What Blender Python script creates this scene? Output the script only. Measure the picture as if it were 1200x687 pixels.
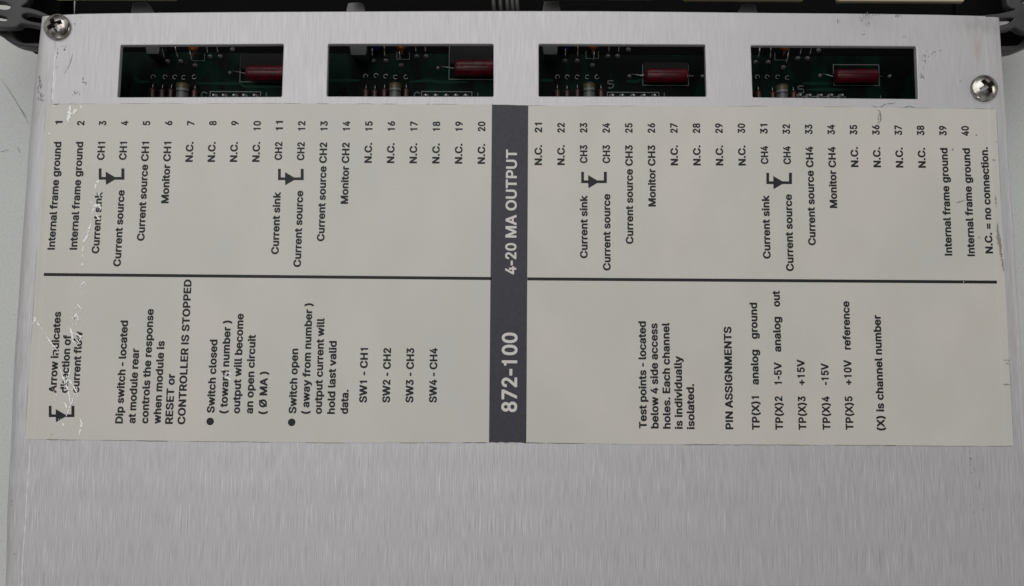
import bpy, math, random
import numpy as np
from mathutils import Vector
random.seed(4)
MM = 0.001
for o in list(bpy.data.objects): bpy.data.objects.remove(o)
sc = bpy.context.scene
col = sc.collection

# ------------------------------------------------------------------ camera, light, exposure
# The module lies on a table (z = 0).  Its printed cover is the plane z = ZC; all part shapes are in
# millimetres in that plane (x right, y up the picture, z towards the viewer).
ZC = 40.0
CAM = [-0.90149, -62.41475, 186.30958, 0.09589, 0.0034, 0.00683]
cd = bpy.data.cameras.new('camera'); cam = bpy.data.objects.new('camera', cd); col.objects.link(cam)
cd.lens = 28.5; cd.sensor_width = 36.0; cd.sensor_fit = 'HORIZONTAL'
cd.clip_start = 0.01; cd.clip_end = 20.0
cam.location = (CAM[0]*MM, CAM[1]*MM, (CAM[2]+ZC)*MM); cam.rotation_euler = CAM[3:6]
sc.camera = cam
world = bpy.data.worlds.new('World'); sc.world = world; world.use_nodes = True
wb = world.node_tree.nodes['Background']; wb.inputs[0].default_value = (0.97, 0.98, 1.0, 1); wb.inputs[1].default_value = 0.25
# the dim room around the table: uneven grey surroundings, darker low down and on the viewer's side
wn = world.node_tree.nodes; wl = world.node_tree.links
wt = wn.new('ShaderNodeTexCoord'); wz = wn.new('ShaderNodeTexNoise'); wz.inputs['Scale'].default_value = 1.9; wz.inputs['Detail'].default_value = 1.5
wr = wn.new('ShaderNodeValToRGB'); wr.color_ramp.elements[0].position = 0.38; wr.color_ramp.elements[0].color = (0.16, 0.145, 0.13, 1)
wr.color_ramp.elements[1].position = 0.6; wr.color_ramp.elements[1].color = (1.65, 1.65, 1.66, 1)
wl.new(wt.outputs['Generated'], wz.inputs['Vector']); wl.new(wz.outputs['Fac'], wr.inputs[0]); wl.new(wr.outputs[0], wb.inputs[0])
def area(name, loc, target, size, power, color):
    l = bpy.data.lights.new(name, 'AREA'); l.shape = 'RECTANGLE'; l.size, l.size_y = size
    l.energy = power; l.color = color
    o = bpy.data.objects.new(name, l); col.objects.link(o); o.location = loc
    o.rotation_euler = (Vector(target)-Vector(loc)).to_track_quat('-Z', 'Y').to_euler()
area('window_light', (-0.2, 0.42, 1.02), (0, 0, 0), (1.3, 1.1), 8.5, (1.0, 0.99, 0.985))
area('side_light', (1.25, 0.1, 0.5), (0.1, 0, 0), (0.5, 0.35), 1.7, (1.0, 0.98, 0.95))
area('ceiling_light', (-0.45, -1.5, 1.3), (0, 0, 0), (0.35, 0.35), 2.6, (1.0, 0.97, 0.92))
sc.view_settings.view_transform = 'Standard'; sc.view_settings.look = 'None'
sc.view_settings.exposure = 0.0; sc.view_settings.gamma = 1.0
sc.render.engine = 'CYCLES'

# ------------------------------------------------------------------ materials
def mat(name, color, rough=0.5, metal=0.0, spec=0.5):
    m = bpy.data.materials.new(name); m.use_nodes = True
    b = m.node_tree.nodes['Principled BSDF']
    b.inputs['Base Color'].default_value = (*color, 1); b.inputs['Roughness'].default_value = rough
    b.inputs['Metallic'].default_value = metal; b.inputs['Specular IOR Level'].default_value = spec
    return m
class NT:
    def __init__(s, m): s.t = m.node_tree; s.b = s.t.nodes['Principled BSDF']; s.co = s.n('ShaderNodeTexCoord').outputs['Object']
    def n(s, k, **kw):
        d = s.t.nodes.new(k)
        for a, v in kw.items(): setattr(d, a, v)
        return d
    def link(s, a, b): s.t.links.new(a, b)
    def noise(s, scale3, scale=1.0, detail=2.0, rough=0.5):
        mp = s.n('ShaderNodeMapping'); mp.inputs['Scale'].default_value = scale3; s.link(s.co, mp.inputs['Vector'])
        t = s.n('ShaderNodeTexNoise'); t.inputs['Scale'].default_value = scale; t.inputs['Detail'].default_value = detail; t.inputs['Roughness'].default_value = rough
        s.link(mp.outputs[0], t.inputs['Vector']); return t.outputs['Fac']
    def rng(s, v, a, b, c, d):
        r = s.n('ShaderNodeMapRange'); s.link(v, r.inputs[0])
        for i, x in enumerate((a, b, c, d)): r.inputs[i+1].default_value = x
        return r.outputs[0]
    def math(s, op, a, b):
        r = s.n('ShaderNodeMath', operation=op)
        for i, x in enumerate((a, b)):
            if isinstance(x, (int, float)): r.inputs[i].default_value = x
            else: s.link(x, r.inputs[i])
        return r.outputs[0]
    def mix(s, f, a, b):
        r = s.n('ShaderNodeMix', data_type='RGBA')
        for sock, x in ((r.inputs['Factor'], f), (r.inputs['A'], a), (r.inputs['B'], b)):
            if isinstance(x, (int, float)): sock.default_value = x
            elif isinstance(x, tuple): sock.default_value = (*x, 1)
            else: s.link(x, sock)
        return r.outputs['Result']
    def bump(s, h, strength, dist):
        r = s.n('ShaderNodeBump'); r.inputs['Strength'].default_value = strength; r.inputs['Distance'].default_value = dist
        s.link(h, r.inputs['Height']); s.link(r.outputs[0], s.b.inputs['Normal'])
    def color(s, c): s.link(c, s.b.inputs['Base Color'])
    def rough(s, c): s.link(c, s.b.inputs['Roughness'])

M = {}
# brushed aluminium: hair lines run along y
m = M['aluminium'] = mat('brushed_aluminium', (0.5, 0.5, 0.5), 0.42, 0.43)
n = NT(m)
fine = n.noise((9000, 140, 900), 1.0, 3.0, 0.65)
hair = n.rng(n.noise((7600, 110, 700), 1.0, 1.0), 0.62, 0.74, 0.0, 0.7)
nick = n.rng(n.noise((7600, 150, 1300), 1.0, 1.0), 0.63, 0.75, 0.0, 0.7)
mid = n.noise((2100, 110, 900), 1.0, 2.0, 0.6)
blot = n.noise((24, 13, 20), 1.0, 3.0)
g = n.math('ADD', n.math('MULTIPLY', fine, 0.93), n.math('MULTIPLY', mid, 0.07))
sy = n.n('ShaderNodeSeparateXYZ'); n.link(n.co, sy.inputs[0])
amp = n.rng(sy.outputs[1], -0.075, 0.0, 1.0, 0.38)                 # the strip above the label is worn smoother
gg = n.math('MULTIPLY', n.math('SUBTRACT', n.rng(g, 0.36, 0.64, 0, 1), 0.5), amp)
c = n.mix(n.math('ADD', gg, 0.5), (0.382, 0.376, 0.380), (0.556, 0.549, 0.553))
c = n.mix(n.math('MULTIPLY', hair, amp), c, (0.76, 0.75, 0.76)); c = n.mix(n.math('MULTIPLY', nick, amp), c, (0.26, 0.25, 0.26))
c = n.mix(n.rng(blot, 0.38, 0.66, 0.0, 0.38), c, (0.43, 0.42, 0.425))
# a rusty run and a grey smudge near the right-hand top corner
def spot(cx, cy, sx, sy):
    sp = n.n('ShaderNodeSeparateXYZ'); n.link(n.co, sp.inputs[0])
    dx = n.math('DIVIDE', n.math('SUBTRACT', sp.outputs[0], cx*MM), sx*MM); dy = n.math('DIVIDE', n.math('SUBTRACT', sp.outputs[1], cy*MM), sy*MM)
    r2 = n.math('ADD', n.math('MULTIPLY', dx, dx), n.math('MULTIPLY', dy, dy))
    return n.math('POWER', 2.718, n.math('MULTIPLY', r2, -1.0))
mott = n.rng(n.noise((700, 200, 600), 1.0, 3.0), 0.35, 0.65, 0.3, 1.0)
c = n.mix(n.math('MULTIPLY', n.math('MULTIPLY', spot(108.6, 15.5, 1.1, 3.6), mott), 0.55), c, (0.36, 0.24, 0.18))
c = n.mix(n.math('MULTIPLY', n.math('MULTIPLY', spot(110.5, 20.5, 6, 2.2), mott), 0.6), c, (0.22, 0.21, 0.21))
c = n.mix(n.math('MULTIPLY', n.math('MULTIPLY', spot(82, 21, 6, 2.5), mott), 0.35), c, (0.3, 0.29, 0.29))
c = n.mix(n.math('MULTIPLY', n.math('MULTIPLY', spot(-113.5, 2, 2.2, 9), mott), 0.4), c, (0.25, 0.25, 0.26))
n.color(c); n.rough(n.rng(mid, 0.3, 0.7, 0.45, 0.57)); n.bump(g, 0.3, 0.00006)
M['burnish'] = mat('rubbed_bright_metal', (0.60, 0.59, 0.60), 0.5, 0.4)
# printed label stock
m = M['label'] = mat('label_vinyl', (0.56, 0.545, 0.505), 0.38, 0.0, 0.4)
n = NT(m)
c = n.mix(n.rng(n.noise((35, 35, 35), 1.0, 3.0), 0.3, 0.7, 0, 1), (0.485, 0.478, 0.445), (0.545, 0.508, 0.475))
c = n.mix(n.rng(n.noise((90, 55, 60), 1.0, 4.0), 0.45, 0.72, 0, 0.55), c, (0.475, 0.465, 0.41))
c = n.mix(n.rng(n.noise((1600, 1600, 900), 1.0, 2.0), 0.3, 0.7, 0.0, 0.25), c, (0.46, 0.44, 0.395))
n.color(c); n.bump(n.math('ADD', n.noise((500, 500, 500), 1.0, 2.0), n.math('MULTIPLY', n.noise((70, 50, 60), 1.0, 2.0), 3.0)), 0.14, 0.00006)
m = M['band'] = mat('dark_grey_print', (0.05, 0.047, 0.057), 0.5, 0, 0.3)
n = NT(m); n.color(n.mix(n.rng(n.noise((900, 900, 900), 1, 3), 0.3, 0.7, 0, 1), (0.030, 0.029, 0.038), (0.040, 0.038, 0.048)))
M['ink'] = mat('black_print', (0.012, 0.0115, 0.013), 0.5, 0, 0.25)
M['white_ink'] = mat('pale_print', (0.56, 0.545, 0.52), 0.45, 0, 0.4)
M['scratch'] = mat('scraped_vinyl', (0.80, 0.80, 0.78), 0.6, 0, 0.3)
M['grime_and_shadow'] = mat('grime_and_shadow', (0.24, 0.225, 0.195), 0.8, 0, 0.2)  # dirt of the smudges; along the label edges also painted contact shadow
M['dark_grime_and_shadow'] = mat('dark_grime_and_shadow', (0.085, 0.08, 0.075), 0.8, 0, 0.2)  # darker pieces of the label edge line: dirt with contact shadow painted in
M['scuff'] = mat('dark_scuff', (0.2, 0.195, 0.2), 0.7, 0.2, 0.3)
m = M['screw'] = mat('nickel_screw', (0.62, 0.585, 0.54), 0.17, 1.0)
n = NT(m); n.rough(n.rng(n.noise((900, 900, 900), 1, 3), 0.3, 0.7, 0.12, 0.28)); n.color(n.mix(n.rng(n.noise((600, 600, 600), 1, 2), 0.4, 0.7, 0, 1), (0.46, 0.44, 0.41), (0.20, 0.17, 0.145)))
M['recess'] = mat('shaded_recess', (0.06, 0.048, 0.04), 0.5, 0.6)  # shade of the deep recess put into a darker metal colour
m = M['plastic'] = mat('black_plastic', (0.042, 0.042, 0.044), 0.5, 0, 0.4)
n = NT(m); n.color(n.mix(n.rng(n.noise((120, 120, 120), 1, 4), 0.35, 0.7, 0, 1), (0.026, 0.026, 0.028), (0.048, 0.047, 0.05))); n.bump(n.noise((2500, 2500, 2500), 1, 2), 0.2, 0.00005)
M['dark'] = mat('dark_housing', (0.004, 0.004, 0.0045), 0.85, 0, 0.06)
m = M['cream'] = mat('cream_plastic', (0.46, 0.41, 0.27), 0.45)
m = M['clip'] = mat('clear_grey_clip', (0.085, 0.085, 0.083), 0.35)
m = M['wire'] = mat('dark_wire', (0.05, 0.05, 0.045), 0.5)
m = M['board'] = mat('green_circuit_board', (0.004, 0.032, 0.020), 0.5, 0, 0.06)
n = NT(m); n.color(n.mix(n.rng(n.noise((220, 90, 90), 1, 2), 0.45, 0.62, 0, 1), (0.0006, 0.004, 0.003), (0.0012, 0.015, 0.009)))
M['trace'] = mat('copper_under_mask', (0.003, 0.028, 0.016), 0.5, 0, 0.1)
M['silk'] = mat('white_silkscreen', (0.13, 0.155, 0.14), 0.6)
M['solder'] = mat('solder', (0.36, 0.36, 0.36), 0.45, 0.7)
M['lead'] = mat('tinned_lead', (0.27, 0.27, 0.27), 0.3, 1.0)
M['red'] = mat('red_film', (0.10, 0.005, 0.011), 0.32, 0, 0.45)
n = NT(M['red']); n.color(n.mix(n.rng(n.noise((350, 350, 350), 1, 3), 0.35, 0.7, 0, 1), (0.075, 0.004, 0.009), (0.14, 0.006, 0.014))); n.bump(n.noise((300, 900, 900), 1, 2), 0.4, 0.0003)
M['brown'] = mat('red_brown_body', (0.05, 0.009, 0.009), 0.4)
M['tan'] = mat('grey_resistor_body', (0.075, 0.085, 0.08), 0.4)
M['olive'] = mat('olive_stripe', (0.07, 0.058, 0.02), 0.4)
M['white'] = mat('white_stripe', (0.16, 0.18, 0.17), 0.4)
M['black'] = mat('black_stripe', (0.02, 0.02, 0.022), 0.4)
M['orange'] = mat('orange_ceramic', (0.2, 0.04, 0.01), 0.4)
M['blue'] = mat('dark_blue_body', (0.012, 0.015, 0.09), 0.4)
M['grey'] = mat('grey_block', (0.035, 0.038, 0.04), 0.5)
M['pad'] = mat('grey_foam', (0.022, 0.021, 0.021), 0.8, 0, 0.1)
m = M['table'] = mat('pale_laminate', (0.42, 0.43, 0.42), 0.45, 0, 0.4)
n = NT(m)
c = n.mix(n.rng(n.noise((14, 14, 14), 1, 3), 0.3, 0.7, 0, 1), (0.49, 0.51, 0.49), (0.53, 0.545, 0.52))
c = n.mix(n.rng(n.noise((1500, 1500, 1500), 1, 3), 0.5, 0.75, 0, 0.5), c, (0.36, 0.37, 0.36))
n.color(c); n.bump(n.noise((1800, 1800, 1800), 1, 2), 0.15, 0.00008)
M['table_mark'] = mat('pencil_scratch', (0.24, 0.25, 0.24), 0.6)

# ------------------------------------------------------------------ data measured on the object (mm) and letter outlines
FONT = {
    " ": [188, []],
    "(": [293, [[168, -95, 242, -96, 259, -89, 264, -85, 270, -75, 270, -60, 223, 48, 203, 110, 190, 172, 188, 215, 185, 225, 188, 275, 193, 315, 213, 408,
        238, 482, 270, 558, 269, 570, 264, 578, 254, 584, 242, 589, 166, 588, 154, 583, 146, 578, 136, 562, 106, 500, 81, 425, 65, 358, 55, 288, 55, 180, 63,
        128, 76, 72, 101, 2, 123, -45, 146, -83, 156, -91, 166, -94]]],
    ")": [293, [[28, -95, 104, -96, 120, -91, 132, -78, 158, -30, 180, 22, 203, 92, 216, 160, 218, 185, 218, 282, 208, 358, 193, 425, 168, 500, 135, 568, 127,
        578, 116, 585, 104, 589, 32, 589, 14, 581, 9, 578, 3, 568, 4, 552, 33, 490, 65, 388, 78, 328, 86, 268, 86, 198, 78, 148, 70, 112, 45, 35, 3, -60, 3,
        -75, 6, -80, 17, -91, 27, -94]]],
    "+": [473, [[187, 35, 261, 34, 274, 38, 284, 45, 290, 55, 290, 168, 291, 172, 398, 174, 416, 181, 421, 185, 427, 195, 427, 255, 421, 265, 414, 271, 398,
        276, 296, 276, 291, 278, 290, 392, 284, 402, 278, 406, 261, 414, 191, 414, 176, 408, 165, 398, 162, 390, 162, 282, 161, 278, 56, 276, 38, 269, 33,
        265, 27, 255, 27, 195, 33, 185, 41, 179, 56, 174, 156, 174, 161, 172, 162, 55, 168, 45, 186, 36]]],
    "-": [282, [[31, 174, 225, 173, 238, 176, 250, 184, 256, 194, 255, 272, 250, 279, 242, 285, 228, 290, 38, 290, 25, 287, 12, 279, 6, 269, 6, 196, 7, 192,
        12, 184, 30, 175]]],
    ".": [208, [[84, -3, 100, -4, 118, -2, 142, 9, 152, 16, 165, 29, 172, 40, 176, 52, 176, 82, 172, 94, 165, 105, 150, 121, 140, 128, 110, 138, 80, 138, 48,
        125, 29, 110, 16, 87, 16, 47, 28, 26, 48, 9, 70, -1, 82, -2]]],
    "0": [426, [[168, -4, 234, -5, 259, 1, 273, 6, 300, 21, 327, 43, 347, 69, 361, 92, 372, 116, 381, 144, 388, 176, 395, 229, 395, 329, 391, 372, 383, 406,
        374, 436, 363, 464, 347, 492, 336, 508, 316, 526, 295, 542, 259, 560, 221, 568, 187, 568, 149, 560, 113, 542, 79, 515, 61, 492, 47, 469, 36, 444, 20,
        389, 13, 336, 13, 226, 15, 202, 25, 152, 34, 122, 45, 96, 69, 56, 94, 32, 108, 21, 135, 6, 167, -3], [192, 103, 180, 109, 164, 126, 148, 156, 137,
        199, 132, 229, 130, 254, 130, 304, 132, 314, 132, 332, 139, 374, 148, 404, 157, 424, 164, 434, 180, 452, 196, 460, 207, 460, 228, 452, 243, 435, 251,
        424, 262, 396, 269, 369, 276, 326, 276, 309, 278, 299, 278, 262, 276, 252, 276, 232, 269, 189, 262, 164, 251, 136, 234, 115, 223, 106, 214, 103, 194,
        103]]],
    "1": [426, [[177, 1, 248, 0, 263, 7, 268, 11, 273, 21, 273, 536, 273, 541, 268, 549, 259, 555, 248, 560, 194, 560, 182, 555, 173, 549, 168, 541, 162, 514,
        148, 491, 130, 482, 94, 480, 86, 477, 74, 469, 69, 458, 69, 406, 74, 396, 83, 389, 94, 385, 148, 385, 154, 381, 154, 21, 160, 11, 176, 2]]],
    "2": [426, [[50, 1, 355, 0, 370, 5, 377, 11, 382, 18, 383, 86, 377, 96, 366, 104, 355, 107, 199, 108, 200, 114, 295, 224, 330, 270, 357, 316, 371, 356,
        374, 371, 374, 426, 371, 441, 362, 468, 346, 497, 333, 514, 319, 527, 289, 547, 260, 559, 224, 567, 179, 567, 152, 562, 132, 554, 107, 542, 76, 517,
        55, 492, 39, 461, 30, 426, 27, 384, 33, 373, 40, 368, 51, 363, 121, 362, 134, 368, 141, 374, 146, 381, 149, 414, 161, 439, 177, 454, 193, 460, 211,
        460, 222, 457, 240, 445, 252, 424, 257, 398, 254, 381, 249, 364, 240, 344, 218, 311, 39, 98, 28, 81, 28, 18, 37, 7, 49, 2]]],
    "3": [426, [[155, -4, 233, -5, 285, 11, 307, 23, 341, 50, 355, 69, 375, 106, 382, 129, 385, 146, 385, 196, 378, 229, 366, 254, 349, 282, 328, 302, 314,
        312, 287, 327, 262, 336, 259, 339, 268, 354, 360, 469, 366, 479, 367, 539, 361, 549, 350, 557, 339, 560, 60, 560, 44, 555, 37, 549, 32, 542, 32, 474,
        37, 464, 46, 457, 60, 453, 200, 452, 198, 446, 142, 376, 111, 334, 111, 269, 116, 259, 121, 255, 136, 248, 199, 248, 226, 240, 238, 233, 251, 217,
        261, 196, 263, 186, 263, 159, 258, 139, 250, 124, 235, 111, 224, 106, 197, 101, 168, 106, 154, 113, 140, 129, 134, 144, 130, 164, 125, 172, 118, 177,
        107, 182, 35, 183, 22, 177, 10, 165, 9, 134, 14, 112, 23, 89, 40, 63, 64, 39, 94, 18, 136, 1, 154, -3]]],
    "4": [426, [[244, 1, 313, 0, 329, 6, 335, 11, 341, 21, 342, 103, 346, 105, 378, 105, 387, 108, 398, 116, 404, 126, 404, 194, 398, 204, 389, 210, 378, 215,
        344, 215, 341, 218, 341, 348, 335, 359, 328, 364, 317, 369, 248, 370, 236, 365, 227, 358, 222, 348, 220, 216, 216, 215, 153, 215, 148, 218, 152, 228,
        311, 526, 312, 538, 306, 548, 297, 555, 286, 560, 216, 560, 202, 554, 194, 547, 20, 221, 6, 191, 6, 126, 11, 116, 22, 108, 34, 105, 220, 104, 222, 98,
        222, 21, 227, 11, 243, 2]]],
    "5": [426, [[161, -4, 232, -5, 254, 1, 290, 16, 324, 40, 344, 63, 365, 96, 372, 112, 381, 144, 384, 164, 384, 212, 381, 232, 376, 254, 367, 279, 345, 316,
        320, 344, 299, 360, 281, 370, 254, 380, 227, 385, 184, 385, 164, 380, 160, 382, 159, 386, 163, 436, 166, 449, 169, 453, 335, 453, 346, 457, 356, 464,
        361, 474, 361, 539, 356, 549, 344, 557, 333, 560, 83, 560, 68, 555, 61, 549, 56, 542, 51, 509, 37, 359, 28, 286, 29, 271, 40, 258, 54, 253, 92, 248,
        122, 248, 135, 252, 151, 265, 166, 272, 191, 278, 214, 275, 225, 270, 236, 260, 250, 242, 255, 232, 262, 204, 264, 189, 262, 172, 257, 152, 248, 132,
        230, 112, 212, 103, 187, 103, 169, 110, 150, 132, 142, 159, 137, 167, 128, 175, 117, 180, 50, 180, 36, 175, 29, 169, 24, 162, 24, 132, 31, 104, 40,
        84, 57, 56, 70, 43, 94, 23, 122, 8, 142, 1, 160, -3]]],
    "6": [426, [[167, -4, 238, -5, 278, 8, 301, 21, 323, 38, 347, 64, 364, 94, 375, 124, 380, 149, 380, 219, 375, 244, 369, 264, 353, 294, 332, 320, 303, 342,
        271, 357, 251, 363, 224, 366, 230, 382, 319, 524, 320, 539, 317, 544, 307, 555, 296, 560, 220, 560, 208, 556, 199, 549, 73, 342, 44, 283, 32, 246, 27,
        222, 27, 152, 32, 126, 39, 104, 46, 89, 61, 64, 87, 36, 107, 21, 130, 8, 166, -3], [193, 101, 181, 106, 172, 113, 156, 134, 147, 162, 144, 174, 144,
        194, 152, 224, 156, 234, 167, 249, 184, 262, 195, 265, 211, 265, 231, 257, 247, 239, 254, 226, 261, 204, 263, 182, 256, 146, 245, 124, 235, 113, 222,
        103, 213, 100, 195, 100]]],
    "7": [426, [[79, 1, 155, 0, 168, 5, 175, 11, 180, 18, 383, 466, 383, 538, 378, 548, 371, 554, 355, 560, 54, 560, 38, 554, 31, 548, 26, 541, 26, 474, 31,
        463, 42, 455, 54, 452, 238, 452, 243, 452, 244, 448, 58, 36, 58, 18, 69, 6, 78, 2]]],
    "8": [426, [[163, -4, 243, -5, 267, 1, 294, 11, 317, 23, 348, 48, 364, 68, 385, 106, 392, 136, 392, 184, 385, 216, 374, 242, 364, 257, 352, 274, 333, 290,
        331, 294, 347, 314, 358, 332, 371, 364, 374, 379, 374, 434, 369, 456, 358, 482, 348, 497, 324, 524, 303, 540, 281, 552, 240, 565, 220, 568, 189, 568,
        166, 565, 126, 552, 103, 540, 81, 523, 58, 497, 40, 462, 32, 432, 32, 379, 40, 352, 60, 313, 77, 294, 46, 262, 31, 236, 24, 222, 16, 192, 16, 134, 19,
        116, 26, 96, 42, 69, 66, 42, 87, 26, 114, 11, 132, 3, 162, -3], [193, 101, 166, 109, 147, 126, 141, 139, 136, 156, 136, 176, 141, 192, 150, 209, 166,
        225, 193, 235, 213, 235, 227, 232, 246, 222, 259, 206, 271, 176, 270, 152, 263, 131, 245, 111, 225, 103, 195, 100], [202, 341, 182, 346, 173, 351,
        165, 359, 154, 382, 152, 406, 157, 426, 168, 448, 184, 457, 195, 460, 211, 460, 222, 457, 236, 450, 245, 440, 254, 414, 255, 394, 249, 372, 236, 353,
        227, 346, 204, 341]]],
    "9": [426, [[108, 1, 186, 0, 199, 5, 208, 13, 333, 216, 348, 246, 371, 298, 380, 341, 380, 406, 375, 434, 369, 454, 360, 474, 346, 497, 337, 509, 323, 522,
        301, 539, 274, 554, 253, 562, 226, 567, 181, 567, 154, 562, 134, 554, 103, 537, 76, 515, 58, 492, 39, 456, 30, 428, 27, 411, 27, 341, 37, 301, 58,
        263, 69, 247, 84, 234, 98, 223, 120, 211, 150, 200, 184, 196, 177, 181, 86, 34, 86, 21, 88, 16, 98, 5, 107, 2], [195, 295, 177, 303, 158, 324, 147,
        354, 144, 368, 144, 386, 147, 401, 156, 426, 160, 434, 173, 448, 186, 457, 195, 460, 213, 460, 224, 456, 231, 452, 247, 434, 261, 398, 263, 376, 258,
        346, 252, 328, 245, 318, 233, 305, 222, 298, 211, 295, 197, 295]]],
    "=": [473, [[63, 98, 390, 97, 403, 103, 415, 116, 416, 183, 410, 193, 404, 197, 387, 204, 64, 204, 52, 199, 44, 193, 39, 186, 38, 180, 39, 116, 50, 104,
        62, 99], [63, 248, 387, 247, 402, 252, 410, 258, 415, 266, 416, 330, 410, 340, 404, 344, 387, 352, 67, 352, 54, 347, 44, 341, 39, 333, 38, 328, 39,
        266, 50, 254, 62, 249]]],
    "A": [500, [[7, 1, 91, 0, 104, 4, 114, 11, 119, 18, 127, 36, 160, 136, 164, 141, 168, 142, 316, 141, 358, 24, 366, 11, 378, 3, 391, 0, 468, 0, 484, 5, 491,
        11, 496, 18, 497, 38, 317, 528, 310, 544, 298, 554, 281, 560, 194, 560, 178, 554, 171, 548, 166, 541, -17, 38, -17, 18, -6, 7, 6, 2], [206, 250, 204,
        251, 203, 256, 236, 351, 238, 355, 241, 354, 244, 346, 276, 253, 271, 250, 208, 250]]],
    "C": [530, [[256, -6, 272, -7, 282, -5, 308, -5, 335, 1, 374, 14, 402, 28, 426, 44, 438, 53, 461, 76, 483, 109, 496, 134, 506, 164, 509, 182, 508, 192,
        503, 199, 495, 205, 482, 210, 398, 210, 385, 205, 377, 199, 372, 192, 366, 169, 358, 154, 351, 144, 335, 128, 312, 113, 280, 105, 252, 105, 238, 108,
        212, 118, 189, 136, 175, 153, 162, 174, 147, 214, 139, 256, 139, 302, 141, 322, 147, 346, 157, 376, 167, 396, 184, 419, 212, 442, 235, 452, 268, 457,
        298, 453, 312, 447, 332, 435, 354, 414, 366, 392, 372, 369, 377, 362, 388, 353, 400, 348, 480, 348, 495, 353, 503, 359, 508, 366, 509, 379, 503, 404,
        496, 426, 486, 446, 461, 484, 435, 510, 395, 537, 368, 550, 322, 563, 285, 568, 248, 568, 222, 565, 172, 552, 122, 527, 88, 500, 76, 489, 52, 456, 27,
        409, 12, 362, 6, 324, 6, 234, 12, 199, 22, 164, 32, 139, 62, 88, 90, 58, 105, 46, 145, 21, 198, 1, 225, -5, 255, -5]]],
    "D": [522, [[51, 1, 222, 0, 232, 2, 268, 2, 300, 8, 340, 20, 380, 40, 395, 50, 425, 75, 453, 111, 481, 166, 494, 218, 496, 241, 496, 321, 494, 344, 481,
        396, 458, 444, 442, 467, 425, 487, 403, 506, 380, 522, 340, 542, 318, 549, 262, 560, 55, 560, 40, 554, 28, 542, 26, 24, 27, 18, 32, 11, 50, 2], [165,
        107, 161, 114, 161, 448, 168, 452, 238, 452, 268, 447, 298, 434, 315, 420, 336, 396, 351, 364, 359, 334, 364, 298, 364, 261, 353, 206, 343, 181, 330,
        158, 310, 137, 298, 128, 268, 115, 242, 110, 225, 110, 215, 107, 168, 107]]],
    "E": [439, [[51, 1, 380, 0, 398, 5, 405, 11, 410, 18, 411, 86, 405, 96, 392, 104, 380, 107, 168, 107, 163, 108, 161, 114, 161, 224, 163, 228, 362, 230,
        375, 234, 385, 241, 390, 248, 391, 254, 391, 316, 385, 326, 372, 334, 360, 337, 163, 338, 161, 344, 162, 451, 168, 452, 375, 452, 388, 455, 400, 464,
        405, 471, 406, 476, 406, 538, 400, 548, 392, 554, 375, 560, 58, 560, 40, 554, 32, 548, 27, 541, 26, 24, 27, 18, 32, 11, 50, 2]]],
    "G": [540, [[224, -4, 308, -5, 325, -2, 370, 11, 410, 31, 440, 53, 464, 76, 483, 104, 498, 134, 506, 156, 511, 184, 514, 209, 514, 286, 508, 296, 500, 302,
        482, 308, 280, 308, 262, 302, 255, 296, 250, 289, 250, 219, 255, 212, 262, 206, 278, 200, 375, 199, 376, 194, 371, 176, 351, 142, 333, 124, 315, 113,
        285, 105, 252, 105, 222, 113, 204, 124, 189, 136, 175, 153, 162, 174, 147, 214, 139, 256, 139, 302, 141, 322, 147, 346, 157, 376, 167, 396, 181, 416,
        208, 440, 228, 450, 248, 455, 282, 455, 310, 447, 328, 436, 346, 419, 356, 406, 372, 369, 377, 362, 388, 355, 400, 350, 480, 350, 495, 356, 503, 362,
        508, 369, 509, 386, 496, 426, 483, 452, 468, 474, 445, 500, 410, 527, 378, 545, 345, 557, 310, 565, 285, 568, 245, 568, 205, 562, 165, 550, 130, 532,
        107, 516, 95, 508, 71, 484, 42, 442, 27, 412, 17, 382, 9, 346, 6, 326, 6, 234, 9, 214, 17, 179, 27, 149, 49, 106, 75, 73, 95, 53, 122, 33, 168, 11,
        198, 1, 222, -3]]],
    "H": [537, [[51, 1, 132, 0, 148, 5, 155, 11, 160, 18, 161, 226, 162, 231, 168, 232, 355, 231, 356, 226, 357, 18, 362, 11, 370, 5, 385, 0, 462, 0, 475, 4,
        485, 11, 490, 18, 491, 24, 491, 536, 490, 541, 485, 549, 475, 555, 462, 560, 385, 560, 370, 554, 358, 542, 356, 346, 355, 341, 350, 340, 163, 341,
        161, 346, 160, 542, 148, 554, 132, 560, 55, 560, 42, 555, 32, 548, 27, 541, 26, 536, 26, 24, 27, 18, 32, 11, 50, 2]]],
    "I": [213, [[58, 1, 132, 0, 150, 7, 155, 11, 161, 21, 161, 536, 160, 541, 154, 549, 144, 555, 132, 560, 62, 560, 44, 552, 39, 548, 33, 538, 33, 24, 34, 18,
        40, 11, 57, 2]]],
    "L": [413, [[51, 1, 368, 0, 385, 7, 390, 11, 396, 21, 396, 86, 390, 96, 378, 104, 365, 107, 168, 107, 162, 109, 161, 538, 155, 548, 150, 552, 132, 560, 55,
        560, 38, 552, 32, 548, 26, 538, 26, 24, 27, 18, 32, 11, 50, 2]]],
    "M": [648, [[51, 1, 128, 0, 142, 5, 150, 11, 155, 18, 158, 247, 163, 241, 247, 28, 257, 11, 265, 5, 280, 0, 348, 0, 362, 5, 372, 13, 383, 34, 462, 236,
        468, 242, 470, 18, 475, 11, 482, 5, 498, 0, 575, 0, 588, 4, 598, 11, 603, 18, 604, 24, 604, 536, 603, 541, 598, 549, 588, 555, 575, 560, 472, 560,
        459, 556, 445, 547, 440, 538, 429, 514, 326, 241, 315, 219, 309, 226, 188, 541, 183, 548, 170, 557, 158, 560, 55, 560, 42, 555, 32, 549, 27, 541, 26,
        536, 26, 24, 27, 18, 32, 11, 50, 2]]],
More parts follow.
